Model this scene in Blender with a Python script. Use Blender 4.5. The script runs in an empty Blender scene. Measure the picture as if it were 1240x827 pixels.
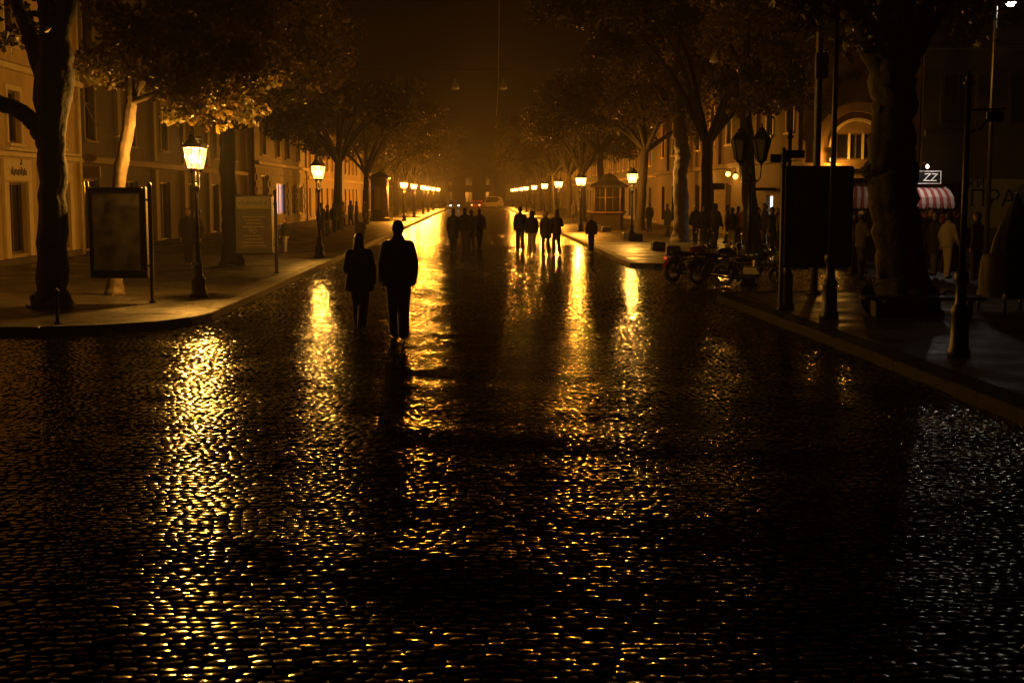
import bpy, bmesh, math, random
import numpy as np
from mathutils import Vector, Matrix
random.seed(7); rng = np.random.default_rng(7)
scn = bpy.context.scene
col = scn.collection
R = math.radians; PI = math.pi

# ------------------------------------------------------------------ camera, world, exposure
FPX, CXP, CYP, HC = 1600.0, 620.0, 413.5, 2.3
TH = math.atan(177.5/FPX); PS = math.atan(42.0/FPX*math.cos(TH))
cam_d = bpy.data.cameras.new('camera'); cam = bpy.data.objects.new('camera', cam_d); col.objects.link(cam)
cam.location = (0, 0, HC); cam.rotation_euler = (PI/2-TH, 0, -PS)
cam_d.sensor_width = 36; cam_d.lens = 36*FPX/1240.0; cam_d.clip_start = .05; cam_d.clip_end = 3000
scn.camera = cam
w = bpy.data.worlds.new('World'); scn.world = w; w.use_nodes = True
sky = w.node_tree.nodes.new('ShaderNodeTexSky'); sky.sky_type = 'NISHITA'; sky.sun_disc = False
sky.sun_elevation = R(-6); sky.sun_rotation = R(200)
w.node_tree.links.new(sky.outputs[0], w.node_tree.nodes['Background'].inputs[0])
w.node_tree.nodes['Background'].inputs[1].default_value = .05
scn.view_settings.view_transform = 'Standard'; scn.view_settings.look = 'None'
scn.view_settings.exposure = 0; scn.view_settings.gamma = 1
cy = scn.cycles
cy.use_denoising = True; cy.denoiser = 'OPENIMAGEDENOISE'
cy.max_bounces = 4; cy.diffuse_bounces = 1; cy.glossy_bounces = 2; cy.transmission_bounces = 2
cy.volume_bounces = 0; cy.transparent_max_bounces = 8
cy.sample_clamp_indirect = 4; cy.caustics_reflective = False; cy.caustics_refractive = False

SODIUM = (1.0, .44, .06); FARSODIUM = (1.0, .34, .028)
LAMP_W = 3700.0
HAZE_D = .0005

# pixel -> direction helpers (a pixel gives a direction, the ground or a depth gives the distance)
RV = Vector((math.cos(PS), -math.sin(PS), 0))
FV = Vector((math.sin(PS)*math.cos(TH), math.cos(PS)*math.cos(TH), -math.sin(TH)))
UV = Vector((math.sin(PS)*math.sin(TH), math.cos(PS)*math.sin(TH), math.cos(TH)))
def ray(px, py): return FV*FPX + RV*(px-CXP) - UV*(py-CYP)
def gnd(px, py, h=0.0):
    d = ray(px, py); t = (h-HC)/d.z
    return (d.x*t, d.y*t)
def at(px, py, Y):
    d = ray(px, py); t = Y/d.y
    return (d.x*t, HC+d.z*t)

# ------------------------------------------------------------------ materials
def mat(name, color, rough=.6, metal=0, noise=0, nscale=8, bump=0, bscale=30, spec=.5, var=None, coord='Object'):
    m = bpy.data.materials.new(name); m.use_nodes = True
    nt = m.node_tree; b = nt.nodes['Principled BSDF']
    b.inputs['Base Color'].default_value = (*color, 1); b.inputs['Roughness'].default_value = rough
    b.inputs['Metallic'].default_value = metal; b.inputs['Specular IOR Level'].default_value = spec
    if noise or bump:
        tc = nt.nodes.new('ShaderNodeTexCoord')
    if noise:
        n = nt.nodes.new('ShaderNodeTexNoise'); n.inputs['Scale'].default_value = nscale; n.inputs['Detail'].default_value = 6
        nt.links.new(tc.outputs[coord], n.inputs['Vector'])
        r = nt.nodes.new('ShaderNodeValToRGB')
        c2 = var or tuple(c*(1-noise) for c in color)
        r.color_ramp.elements[0].position = .32; r.color_ramp.elements[1].position = .68
        r.color_ramp.elements[0].color = (*c2, 1); r.color_ramp.elements[1].color = (*color, 1)
        nt.links.new(n.outputs['Fac'], r.inputs[0]); nt.links.new(r.outputs[0], b.inputs['Base Color'])
    if bump:
        n2 = nt.nodes.new('ShaderNodeTexNoise'); n2.inputs['Scale'].default_value = bscale; n2.inputs['Detail'].default_value = 5
        nt.links.new(tc.outputs[coord], n2.inputs['Vector'])
        bp = nt.nodes.new('ShaderNodeBump'); bp.inputs['Strength'].default_value = bump; bp.inputs['Distance'].default_value = .02
        nt.links.new(n2.outputs['Fac'], bp.inputs['Height']); nt.links.new(bp.outputs[0], b.inputs['Normal'])
    return m
def emit(name, color, strength):
    m = bpy.data.materials.new(name); m.use_nodes = True; nt = m.node_tree
    b = nt.nodes['Principled BSDF']; b.inputs['Base Color'].default_value = (.5, .5, .5, 1)
    b.inputs['Emission Color'].default_value = (*color, 1); b.inputs['Emission Strength'].default_value = strength
    if strength > 5: m.cycles.emission_sampling = 'NONE'
    return m
def lit_glass(name, color, strength):
    m = bpy.data.materials.new(name); m.use_nodes = True; nt = m.node_tree
    for n in list(nt.nodes):
        if n.type == 'BSDF_PRINCIPLED': nt.nodes.remove(n)
    out = [n for n in nt.nodes if n.type == 'OUTPUT_MATERIAL'][0]
    t = nt.nodes.new('ShaderNodeBsdfTransparent'); e = nt.nodes.new('ShaderNodeEmission'); a = nt.nodes.new('ShaderNodeAddShader')
    t.inputs[0].default_value = (.92, .9, .86, 1)
    e.inputs[0].default_value = (*color, 1); e.inputs[1].default_value = strength
    nt.links.new(t.outputs[0], a.inputs[0]); nt.links.new(e.outputs[0], a.inputs[1]); nt.links.new(a.outputs[0], out.inputs[0])
    m.cycles.emission_sampling = 'NONE'; return m

M = {}
def cobble_mat(name, cells):
    m = mat(name, (.020, .018, .016), .2, noise=.5, nscale=2.2, coord='Object')
    nt = m.node_tree; b = nt.nodes['Principled BSDF']
    g = nt.nodes.new('ShaderNodeNewGeometry')
    n = nt.nodes.new('ShaderNodeTexNoise'); n.inputs['Scale'].default_value = .55; n.inputs['Detail'].default_value = 5
    nt.links.new(g.outputs['Position'], n.inputs['Vector'])
    mr = nt.nodes.new('ShaderNodeMapRange'); mr.inputs[1].default_value = .3; mr.inputs[2].default_value = .7
    mr.inputs[3].default_value = .17 if cells else .06; mr.inputs[4].default_value = .26 if cells else .17
    nt.links.new(n.outputs['Fac'], mr.inputs[0]); nt.links.new(mr.outputs[0], b.inputs['Roughness'])
    n2 = nt.nodes.new('ShaderNodeTexNoise'); n2.inputs['Scale'].default_value = 42; n2.inputs['Detail'].default_value = 3
    nt.links.new(g.outputs['Position'], n2.inputs['Vector'])
    bp = nt.nodes.new('ShaderNodeBump'); bp.inputs['Strength'].default_value = .10; bp.inputs['Distance'].default_value = .010
    nt.links.new(n2.outputs['Fac'], bp.inputs['Height'])
    last = bp
    if cells:
        v = nt.nodes.new('ShaderNodeTexVoronoi'); v.inputs['Scale'].default_value = 8.5
        nt.links.new(g.outputs['Position'], v.inputs['Vector'])
        bp2 = nt.nodes.new('ShaderNodeBump'); bp2.inputs['Strength'].default_value = 1.0; bp2.inputs['Distance'].default_value = -.05
        nt.links.new(v.outputs['Distance'], bp2.inputs['Height']); nt.links.new(bp.outputs[0], bp2.inputs['Normal']); last = bp2
    nt.links.new(last.outputs[0], b.inputs['Normal'])
    return m
M['cobble'] = cobble_mat('wet_cobble', False)
M['cobble_far'] = cobble_mat('wet_cobble_far', True)
M['joint'] = mat('wet_joint_sand', (.012, .011, .010), .55, bump=.5, bscale=60)
def pave_mat():
    m = mat('wet_pavement', (.030, .025, .020), .4, noise=.45, nscale=1.3)
    nt = m.node_tree; b = nt.nodes['Principled BSDF']
    g = nt.nodes.new('ShaderNodeNewGeometry')
    n = nt.nodes.new('ShaderNodeTexNoise'); n.inputs['Scale'].default_value = .9; n.inputs['Detail'].default_value = 5
    nt.links.new(g.outputs['Position'], n.inputs['Vector'])
    mr = nt.nodes.new('ShaderNodeMapRange'); mr.inputs[1].default_value = .35; mr.inputs[2].default_value = .68
    mr.inputs[3].default_value = .30; mr.inputs[4].default_value = .70
    nt.links.new(n.outputs['Fac'], mr.inputs[0]); nt.links.new(mr.outputs[0], b.inputs['Roughness'])
    br = nt.nodes.new('ShaderNodeTexBrick'); br.inputs['Scale'].default_value = 1
    br.inputs['Brick Width'].default_value = .5; br.inputs['Row Height'].default_value = .3; br.inputs['Mortar Size'].default_value = .008
    nt.links.new(g.outputs['Position'], br.inputs['Vector'])
    bp = nt.nodes.new('ShaderNodeBump'); bp.inputs['Strength'].default_value = .5; bp.inputs['Distance'].default_value = .01; bp.invert = True
    nt.links.new(br.outputs['Fac'], bp.inputs['Height'])
    n3 = nt.nodes.new('ShaderNodeTexNoise'); n3.inputs['Scale'].default_value = 3.5; n3.inputs['Detail'].default_value = 6
    nt.links.new(g.outputs['Position'], n3.inputs['Vector'])
    bp3 = nt.nodes.new('ShaderNodeBump'); bp3.inputs['Strength'].default_value = .6; bp3.inputs['Distance'].default_value = .03
    nt.links.new(n3.outputs['Fac'], bp3.inputs['Height']); nt.links.new(bp.outputs[0], bp3.inputs['Normal'])
    nt.links.new(bp3.outputs[0], b.inputs['Normal'])
    return m
M['pave'] = pave_mat()
M['soil'] = mat('ground_soil', (.05, .045, .04), .7)
M['kerb'] = mat('wet_granite_kerb', (.022, .020, .018), .6, noise=.4, nscale=9, bump=.4, bscale=35)
M['iron'] = mat('black_painted_iron', (.012, .012, .012), .42, metal=.0, bump=.25, bscale=40)
M['darkmetal'] = mat('dark_sheet_metal', (.02, .019, .018), .38, noise=.3, nscale=4)
M['panelface'] = mat('dark_poster_glass', (.10, .09, .08), .14, noise=.6, nscale=2.5)
m_ = bpy.data.materials.new('opal_poster_sheet'); m_.use_nodes = True; nt_ = m_.node_tree
b_ = nt_.nodes['Principled BSDF']; b_.inputs['Base Color'].default_value = (.03, .027, .025, 1); b_.inputs['Roughness'].default_value = .2
t_n = nt_.nodes.new('ShaderNodeBsdfTranslucent'); n_n = nt_.nodes.new('ShaderNodeTexNoise'); n_n.inputs['Scale'].default_value = 3.0; n_n.inputs['Detail'].default_value = 6
c_n = nt_.nodes.new('ShaderNodeTexCoord'); r_n = nt_.nodes.new('ShaderNodeValToRGB'); r_n.color_ramp.elements[0].position = .35; r_n.color_ramp.elements[1].position = .65; r_n.color_ramp.elements[0].color = (.0012, .0011, .001, 1); r_n.color_ramp.elements[1].color = (.0075, .0068, .0062, 1)
x_n = nt_.nodes.new('ShaderNodeAddShader'); nt_.links.new(c_n.outputs['Object'], n_n.inputs['Vector']); nt_.links.new(n_n.outputs['Fac'], r_n.inputs[0]); nt_.links.new(r_n.outputs[0], t_n.inputs[0])
nt_.links.new(b_.outputs[0], x_n.inputs[0]); nt_.links.new(t_n.outputs[0], x_n.inputs[1]); nt_.links.new(x_n.outputs[0], [q for q in nt_.nodes if q.type == 'OUTPUT_MATERIAL'][0].inputs[0])
M['opal'] = m_  # translucent mottled tone, its dim brown glow stands in for haze over the board
M['brushed'] = mat('grey_steel_edge', (.30, .28, .26), .35, metal=.8)
M['bark'] = mat('tree_bark', (.015, .012, .009), .8, noise=.55, nscale=7, bump=.9, bscale=14)
M['barkpale'] = mat('pale_plane_bark', (.13, .092, .052), .75, noise=.6, nscale=4, bump=.9, bscale=9)
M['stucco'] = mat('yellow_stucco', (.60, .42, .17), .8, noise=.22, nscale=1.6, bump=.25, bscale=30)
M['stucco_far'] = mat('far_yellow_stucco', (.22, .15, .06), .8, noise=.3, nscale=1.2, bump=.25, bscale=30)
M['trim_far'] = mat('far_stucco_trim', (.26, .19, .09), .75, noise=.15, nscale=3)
M['stucco_front_lit'] = mat('lit_tone_ochre_stucco', (.24, .15, .06), .8, noise=.3, nscale=1.5, bump=.25)  # paler copy of the ochre wall, lamplight put into the colour
M['stucco_unlit'] = mat('unlit_tone_stucco', (.03, .027, .023), .85, noise=.3, nscale=1)  # end wall darkened in its colour so it looks less lit
M['kerb_dark'] = mat('dark_wet_granite', (.008, .0075, .007), .7, spec=.12, noise=.5, nscale=9, bump=.5, bscale=35)
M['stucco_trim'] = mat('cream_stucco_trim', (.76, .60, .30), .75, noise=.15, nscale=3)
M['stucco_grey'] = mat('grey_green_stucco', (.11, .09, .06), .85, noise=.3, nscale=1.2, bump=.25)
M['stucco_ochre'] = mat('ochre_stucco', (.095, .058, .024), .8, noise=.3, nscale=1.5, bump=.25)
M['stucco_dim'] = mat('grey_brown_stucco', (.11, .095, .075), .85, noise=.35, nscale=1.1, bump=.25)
M['stone'] = mat('rusticated_stone', (.17, .135, .085), .8, noise=.3, nscale=3, bump=.4)
M['glass'] = mat('dark_window_glass', (.012, .011, .010), .08)
M['frame'] = mat('brown_window_frame', (.10, .06, .03), .55)
M['frame_w'] = mat('pale_window_frame', (.45, .40, .32), .55)
M['wood'] = mat('wet_dark_wood', (.03, .022, .016), .4, noise=.4, nscale=12)
M['chrome'] = mat('chrome', (.75, .74, .72), .12, metal=1)
M['rubber'] = mat('rubber', (.012, .012, .012), .6)
M['red'] = mat('red_paint', (.14, .012, .010), .25)
M['bluepaint'] = mat('dark_blue_paint', (.02, .03, .07), .22)
M['blackpaint'] = mat('black_paint', (.012, .012, .013), .18)
M['leather'] = mat('black_leather', (.014, .012, .011), .4)
M['taillens'] = emit('red_tail_lens', (1, .05, .02), .5)
M['skin'] = mat('skin', (.42, .25, .17), .55)
M['eye'] = mat('eye_dark', (.02, .015, .012), .2)
M['lip'] = mat('lip', (.30, .11, .09), .5)
M['hair_dark'] = mat('dark_hair', (.018, .012, .008), .5, bump=.5, bscale=60)
M['hair_fair'] = mat('fair_hair', (.42, .28, .12), .5, bump=.5, bscale=60)
M['cloth_black'] = mat('black_wool', (.022, .020, .019), .85, bump=.8, bscale=11)
M['cloth_grey'] = mat('grey_cloth', (.06, .055, .05), .85, bump=.3, bscale=40)
M['cloth_brown'] = mat('brown_cloth', (.05, .032, .02), .85, bump=.3, bscale=40)
M['cloth_pale'] = mat('pale_cloth', (.34, .30, .24), .85, bump=.3, bscale=40)
M['cloth_red'] = mat('red_cloth', (.20, .05, .03), .85)
M['denim'] = mat('dark_denim', (.022, .025, .035), .8, bump=.3, bscale=60)
M['shoe'] = mat('shoe_leather', (.012, .010, .009), .35)
M['white'] = mat('white_paint', (.75, .73, .70), .5)
M['awn_r'] = mat('awning_red', (.45, .09, .075), .7, noise=.2, nscale=5)
M['awn_w'] = mat('awning_white', (.74, .60, .56), .7, noise=.15, nscale=5)
M['banner'] = mat('grey_green_banner', (.42, .42, .30), .8, noise=.2, nscale=2)
M['ink'] = mat('dark_lettering', (.025, .022, .018), .6)
M['paper'] = mat('pale_paper', (.27, .24, .16), .7, noise=.2, nscale=6)
M['paper_dim'] = mat('grey_poster_paper', (.09, .075, .05), .6, noise=.4, nscale=5)
M['tarp'] = mat('dark_tarpaulin', (.007, .007, .007), .8, bump=.6, bscale=6)
M['lampglass'] = lit_glass('lit_lantern_glass', (1.0, .50, .10), 5)
M['lampglass_near'] = lit_glass('lit_lantern_glass_dim', (1.0, .52, .11), 2.2)
M['bulb'] = emit('glowing_bulb', (1.0, .72, .34), 25)
M['wallglobe'] = emit('amber_wall_globe', (1.0, .48, .10), 4)
M['coldbulb'] = emit('cold_white_bulb', (.92, 1.0, .85), 30)
M['dullglass'] = mat('unlit_lantern_glass', (.10, .095, .085), .22)
M['bluewin'] = emit('blue_lit_window', (.28, .36, .75), .34)
M['whitewin'] = emit('cold_lit_doorway', (.75, .95, 1.0), 1.6)
M['headlight'] = emit('car_headlight', (.85, .93, 1.0), 6)
M['amberlight'] = emit('car_amber_light', (1.0, .45, .12), 3)
M['phone'] = emit('phone_screen', (.35, .55, 1.0), 3)
M['cable'] = mat('pale_cable', (.5, .46, .38), .5)
M['wire'] = mat('dark_wire', (.03, .028, .025), .5)
def leaf_mat(name, c1, c2):
    m = mat(name, c1, .45, noise=.01, nscale=1.2, var=c2)
    nt = m.node_tree; b = nt.nodes['Principled BSDF']; out = [n for n in nt.nodes if n.type == 'OUTPUT_MATERIAL'][0]
    t = nt.nodes.new('ShaderNodeBsdfTranslucent'); t.inputs[0].default_value = (c1[0]*1.3, c1[1]*1.2, c1[2], 1)
    mx = nt.nodes.new('ShaderNodeMixShader'); mx.inputs[0].default_value = .35
    nt.links.new(b.outputs[0], mx.inputs[1]); nt.links.new(t.outputs[0], mx.inputs[2]); nt.links.new(mx.outputs[0], out.inputs[0])
    return m
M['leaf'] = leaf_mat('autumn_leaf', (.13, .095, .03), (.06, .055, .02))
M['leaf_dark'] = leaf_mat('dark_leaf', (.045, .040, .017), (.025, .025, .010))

# ------------------------------------------------------------------ helpers
def tag(o, label=None, cat=None, group=None, kind=None):
    if label: o['label'] = label
    if cat: o['category'] = cat
    if group: o['group'] = group
    if kind: o['kind'] = kind
    return o
def empty(name, loc=(0, 0, 0), rz=0, label=None, cat=None, group=None):
    o = bpy.data.objects.new(name, None); col.objects.link(o)
    o.location = loc; o.rotation_euler = (0, 0, rz); o.empty_display_size = .2
    return tag(o, label, cat, group)
def link(name, me, m, parent=None, smooth=False):
    o = bpy.data.objects.new(name, me); col.objects.link(o)
    if m is not None and len(me.materials) == 0:
        for k in (m if isinstance(m, (list, tuple)) else [m]): me.materials.append(M[k] if isinstance(k, str) else k)
    if parent is not None: o.parent = parent
    return o
class MB:
    def __init__(s): s.v = []; s.f = []; s.mi = []; s.sm = []
    def add(s, verts, faces, mi=0, sm=False):
        n = len(s.v); s.v += [tuple(v) for v in verts]
        for f in faces: s.f.append(tuple(i+n for i in f)); s.mi.append(mi); s.sm.append(sm)
        return s
    def box(s, c, d, mi=0, rot=None, bev=0.0):
        x, y, z = d[0]/2, d[1]/2, d[2]/2
        if bev:
            b = min(bev, x*.9, y*.9, z*.9); vs = []
            for sz, zz, k in ((-1, -z, 1), (-1, -z+b, 0), (1, z-b, 0), (1, z, 1)):
                xx, yy = (x-b, y-b) if k else (x, y)
                if k: vs += [(-xx, -yy, zz), (xx, -yy, zz), (xx, yy, zz), (-xx, yy, zz)]
                else: vs += [(-xx, -yy, zz), (xx, -yy, zz), (xx, yy, zz), (-xx, yy, zz)]
            fs = [(3, 2, 1, 0), (12, 13, 14, 15)]
            for r in range(3):
                for i in range(4):
                    j = (i+1) % 4; fs.append((r*4+i, r*4+j, r*4+4+j, r*4+4+i))
        else:
            vs = [(-x, -y, -z), (x, -y, -z), (x, y, -z), (-x, y, -z), (-x, -y, z), (x, -y, z), (x, y, z), (-x, y, z)]
            fs = [(3, 2, 1, 0), (4, 5, 6, 7), (0, 1, 5, 4), (1, 2, 6, 5), (2, 3, 7, 6), (3, 0, 4, 7)]
        if rot is not None: vs = [rot @ Vector(v) for v in vs]
        return s.add([(v[0]+c[0], v[1]+c[1], v[2]+c[2]) for v in vs], fs, mi)
    def b2(s, x0, x1, y0, y1, z0, z1, mi=0, bev=0):
        return s.box(((x0+x1)/2, (y0+y1)/2, (z0+z1)/2), (abs(x1-x0), abs(y1-y0), abs(z1-z0)), mi, None, bev)
    def tube(s, pts, rad, n=8, mi=0, caps=True, sm=True, ridge=0, seed=0):
        pts = [Vector(p) for p in pts]
        if not isinstance(rad, (list, tuple)): rad = [rad]*len(pts)
        base = len(s.v); prev = None; vs = []
        for i, p in enumerate(pts):
            d = (pts[min(i+1, len(pts)-1)]-pts[max(i-1, 0)])
            if d.length < 1e-9: d = Vector((0, 0, 1))
            d.normalize()
            if prev is None:
                a = Vector((1, 0, 0)) if abs(d.x) < .9 else Vector((0, 1, 0))
                a = (a-d*a.dot(d)).normalized()
            else:
                a = prev-d*prev.dot(d); a = a.normalized() if a.length > 1e-6 else prev
            prev = a; b = d.cross(a)
            for k in range(n):
                t = 2*PI*k/n; q = 1.0
                if ridge: q += ridge*(math.sin(3*t+seed+.35*i)*.9+math.sin(7*t+seed*2+.5*math.sin(i*.7))*.7+math.sin(13*t+1.7*seed+.8*math.sin(i*.5))*.45+.6*math.sin(i*1.9+2*t+seed))
                vs.append(p+(a*math.cos(t)+b*math.sin(t))*rad[i]*q)
        fs = []
        for i in range(len(pts)-1):
            for k in range(n):
                j = (k+1) % n; fs.append((i*n+k, i*n+j, (i+1)*n+j, (i+1)*n+k))
        if caps: fs.append(tuple(range(n-1, -1, -1))); fs.append(tuple((len(pts)-1)*n+k for k in range(n)))
        return s.add(vs, fs, mi, sm)
    def lathe(s, prof, n=12, c=(0, 0, 0), mi=0, sm=True, ph=0.0, sx=1, sy=1):
        vs = []; fs = []
        for (r, z) in prof:
            for k in range(n):
                t = 2*PI*k/n+ph; vs.append((c[0]+r*math.cos(t)*sx, c[1]+r*math.sin(t)*sy, c[2]+z))
        for i in range(len(prof)-1):
            for k in range(n):
                j = (k+1) % n; fs.append((i*n+k, i*n+j, (i+1)*n+j, (i+1)*n+k))
        fs.append(tuple(range(n-1, -1, -1))); fs.append(tuple((len(prof)-1)*n+k for k in range(n)))
        return s.add(vs, fs, mi, sm)
    def ell(s, c, r, n=12, m=8, mi=0):
        prof = [(max(math.sin(PI*i/m), .001), -math.cos(PI*i/m)) for i in range(m+1)]
        vs = []; fs = []
        for (q, z) in prof:
            for k in range(n):
                t = 2*PI*k/n; vs.append((c[0]+q*math.cos(t)*r[0], c[1]+q*math.sin(t)*r[1], c[2]+z*r[2]))
        for i in range(m):
            for k in range(n):
                j = (k+1) % n; fs.append((i*n+k, i*n+j, (i+1)*n+j, (i+1)*n+k))
        fs.append(tuple(range(n-1, -1, -1))); fs.append(tuple(m*n+k for k in range(n)))
        return s.add(vs, fs, mi, True)
    def prism(s, poly, z0, z1, mi=0):
        n = len(poly); vs = [(p[0], p[1], z0) for p in poly]+[(p[0], p[1], z1) for p in poly]
        fs = [tuple(range(n-1, -1, -1)), tuple(range(n, 2*n))]+[(i, (i+1) % n, n+(i+1) % n, n+i) for i in range(n)]
        return s.add(vs, fs, mi)
    def mesh(s, name):
        me = bpy.data.meshes.new(name); me.from_pydata(s.v, [], s.f)
        me.polygons.foreach_set('material_index', s.mi); me.polygons.foreach_set('use_smooth', s.sm); me.update()
        return me
    def build(s, name, m, parent=None): return link(name, s.mesh(name), m, parent)
def np_mesh(name, V, F, smooth=True):
    me = bpy.data.meshes.new(name); nv, nf, k = len(V), len(F), F.shape[1]
    me.vertices.add(nv); me.vertices.foreach_set('co', np.ascontiguousarray(V, dtype=np.float32).ravel())
    me.loops.add(nf*k); me.loops.foreach_set('vertex_index', np.ascontiguousarray(F, dtype=np.int32).ravel())
    me.polygons.add(nf); me.polygons.foreach_set('loop_start', np.arange(0, nf*k, k, dtype=np.int32))
    me.polygons.foreach_set('use_smooth', np.full(nf, smooth)); me.update(calc_edges=True); me.validate(); return me
def text_mesh(name, body, size, m, parent, loc, rot, depth=.01, align='LEFT'):
    cu = bpy.data.curves.new(name, 'FONT'); cu.body = body; cu.size = size; cu.extrude = depth; cu.align_x = align; cu.resolution_u = 2
    o = bpy.data.objects.new('tmp_text', cu); col.objects.link(o)
    bpy.context.view_layer.update()
    me = bpy.data.meshes.new_from_object(o.evaluated_get(bpy.context.evaluated_depsgraph_get()))
    bpy.data.objects.remove(o)
    me.materials.clear()
    ob = link(name, me, m, parent); ob.location = loc; ob.rotation_euler = rot; return ob
def copy_tree(o, parent=None):
    c = o.copy(); col.objects.link(c); c.parent = parent
    for ch in list(o.children): copy_tree(ch, c)
    return c

# ------------------------------------------------------------------ ground, road
PV = .14
g = MB(); g.b2(-700, 700, -300, 1200, -.9, -.25); tag(g.build('ground', 'soil'), kind='structure')
def hz(x, y):
    k = np.clip(1.0-(y-9.0)/18.0, .12, .75)
    return k*(.012*np.sin(2.3*y+.35*x+1.0)*np.sin(.5*x+.31*y) + .010*np.sin(1.35*y-.6*x+2.) + .006*np.sin(3.1*x+.9*y)
            + .007*np.sin(4.1*y+1.3*x))
rd = MB()
rd.add([(-40, -8, -.032), (40, -8, -.032), (40, 62, -.032), (-40, 62, -.032)], [(0, 1, 2, 3)], 0)
rd.add([(-6, 60.0, -.006), (6.5, 60.0, -.006), (6.5, 420, -.006), (-6, 420, -.006)], [(0, 1, 2, 3)], 1)
road = rd.build('road', ['joint', 'cobble_far']); tag(road, kind='structure')

def ring_template(islands, n=8):
    a = np.arange(n)*2*np.pi/n+(np.pi/n if n == 8 else 0)
    p = 4.5
    cs, sn = np.cos(a), np.sin(a)
    rr = (np.abs(cs)**p+np.abs(sn)**p)**(-1/p)
    base = np.stack([cs*rr, sn*rr], 1)
    V = []; F = []; nv = 0
    for levels, cap in islands:
        for s_, z in levels: V.append(np.concatenate([base*s_, np.full((n, 1), z)], 1))
        for L in range(len(levels)-1):
            for k in range(n):
                j = (k+1) % n; o = nv+L*n
                F += [(o+k, o+j, o+n+j), (o+k, o+n+j, o+n+k)]
        nv += n*len(levels)
        if cap:
            V.append(np.array([[0, 0, levels[-1][1]+.0005]]))
            for k in range(n): F.append((nv-n+k, nv-n+(k+1) % n, nv))
            nv += 1
    return np.concatenate(V), np.array(F, dtype=np.int32)
TN = ring_template([([(1.0, -.030), (.985, -.0062), (.94, -.0020)], False), ([(.94, -.0020), (.55, -.0006)], True)])
TM = ring_template([([(1.0, -.030), (.95, -.0022)], False), ([(.95, -.0018), (.52, -.0005)], True)])
TF = ring_template([([(1.0, -.030), (.93, -.0016)], False), ([(.93, -.0012), (.45, -.0004)], True)], 6)
cells = []
y = 4.6
while y < 61:
    d = (.067 if y < 24 else .092)+.026*rng.random()
    if y < 23: x0, x1 = max(-11.5, -.40*y-2.6), min(7.4, .43*y+2.6)
    elif y < 30: x0, x1 = -5.6, 6.2
    elif y < 42: x0, x1 = -5.4, min(.3*y+1, 11)
    else: x0, x1 = -5.2, 5.2
    x = x0-rng.random()*.1
    while x < x1:
        wd = (.078 if y < 24 else .10)+.046*rng.random(); cells.append((x+wd/2, y+d/2, wd/2-.004, d/2-.0035)); x += wd
    y += d
C = np.array(cells)
C[:, 1] += rng.normal(0, .0035, len(C)); C[:, 2] *= rng.uniform(.9, 1.0, len(C)); C[:, 3] *= rng.uniform(.84, 1.02, len(C))
C[:, 1] += .06*np.sin(.55*C[:, 0]+.2*C[:, 1])+.03*np.sin(1.3*C[:, 0]-.4*C[:, 1])
# nearest stones in view become individual parts
vis = (C[:, 1] > 6.05) & (np.abs(C[:, 0]-.05*C[:, 1]*0) < .40*C[:, 1]+.1)
order = np.argsort(np.where(vis, C[:, 1], 1e9))[:300]
is_part = np.zeros(len(C), bool); is_part[order] = True
def TB(y): return .042*np.clip((15.5-y)/6.5, 0, 1)   # lean added to the near setts to draw out the lamp's reflection
def stones(CC, T):
    V0, F0 = T; n = len(CC); jit = rng.normal(0, 1, (n, 6))
    a = jit[:, 0]*.055; wild = np.where(rng.random((n, 1)) < .09, 2.3, .92)*np.clip(np.where(CC[:, 1:2] < 11, 1.2+(11-CC[:, 1:2])*.07, 1.2-(CC[:, 1:2]-14)/30), .42, 1.6)
    vx = V0[None, :, 0]*CC[:, 2:3]*1; vy = V0[None, :, 1]*CC[:, 3:4]*1
    X = vx*np.cos(a)[:, None]-vy*np.sin(a)[:, None]+CC[:, 0:1]; Y = vx*np.sin(a)[:, None]+vy*np.cos(a)[:, None]+CC[:, 1:2]
    Z = V0[None, :, 2]*(1+.25*np.abs(jit[:, 1:2]))+vx*jit[:, 2:3]*.018*wild+vy*(jit[:, 3:4]*.058*wild-TB(CC[:, 1:2]))+np.where(jit[:, 5:6] < -1.9, -.006, 0)+jit[:, 4:5]*.0025*np.clip(1-(CC[:, 1:2]-10)/25, .3, 1)
    return X, Y, Z, F0
def stone_mesh(name, CC, T):
    X, Y, Z, F0 = stones(CC, T); Z = Z+hz(X, Y)
    V = np.stack([X, Y, Z], 2).reshape(-1, 3)
    F = (F0[None]+(np.arange(len(CC))*len(T[0]))[:, None, None]).reshape(-1, 3)
    return np_mesh(name, V, F)
near = (~is_part) & (C[:, 1] < 14); mid = (~is_part) & (C[:, 1] >= 14) & (C[:, 1] < 24); far = (~is_part) & (C[:, 1] >= 24)
o = link('cobblestones', stone_mesh('cobblestones', C[near], TN), 'cobble', road); tag(o, kind='stuff')
o = link('cobblestones', stone_mesh('cobblestones', C[mid], TM), 'cobble', road); tag(o, kind='stuff')
o = link('cobblestones', stone_mesh('cobblestones', C[far], TF), 'cobble', road); tag(o, kind='stuff')
protos = []
for k in range(10):
    X, Y, Z, F0 = stones(np.array([[0, 0, .046, .037]]), TN)
    me = np_mesh('cobblestone', np.stack([X, Y, Z], 2).reshape(-1, 3), F0); me.materials.append(M['cobble']); protos.append(me)
for i in order:
    cx, cyy, hx, hy = C[i]; o = bpy.data.objects.new('cobblestone', protos[rng.integers(10)]); col.objects.link(o); o.parent = road
    e = .05; gx = float(hz(cx+e, cyy)-hz(cx-e, cyy))/(2*e); gy = float(hz(cx, cyy+e)-hz(cx, cyy-e))/(2*e)
    o.location = (cx, cyy, float(hz(cx, cyy))); o.scale = (hx/.046, hy/.037, 1); o.rotation_euler = (gy, -gx, 0)

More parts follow.
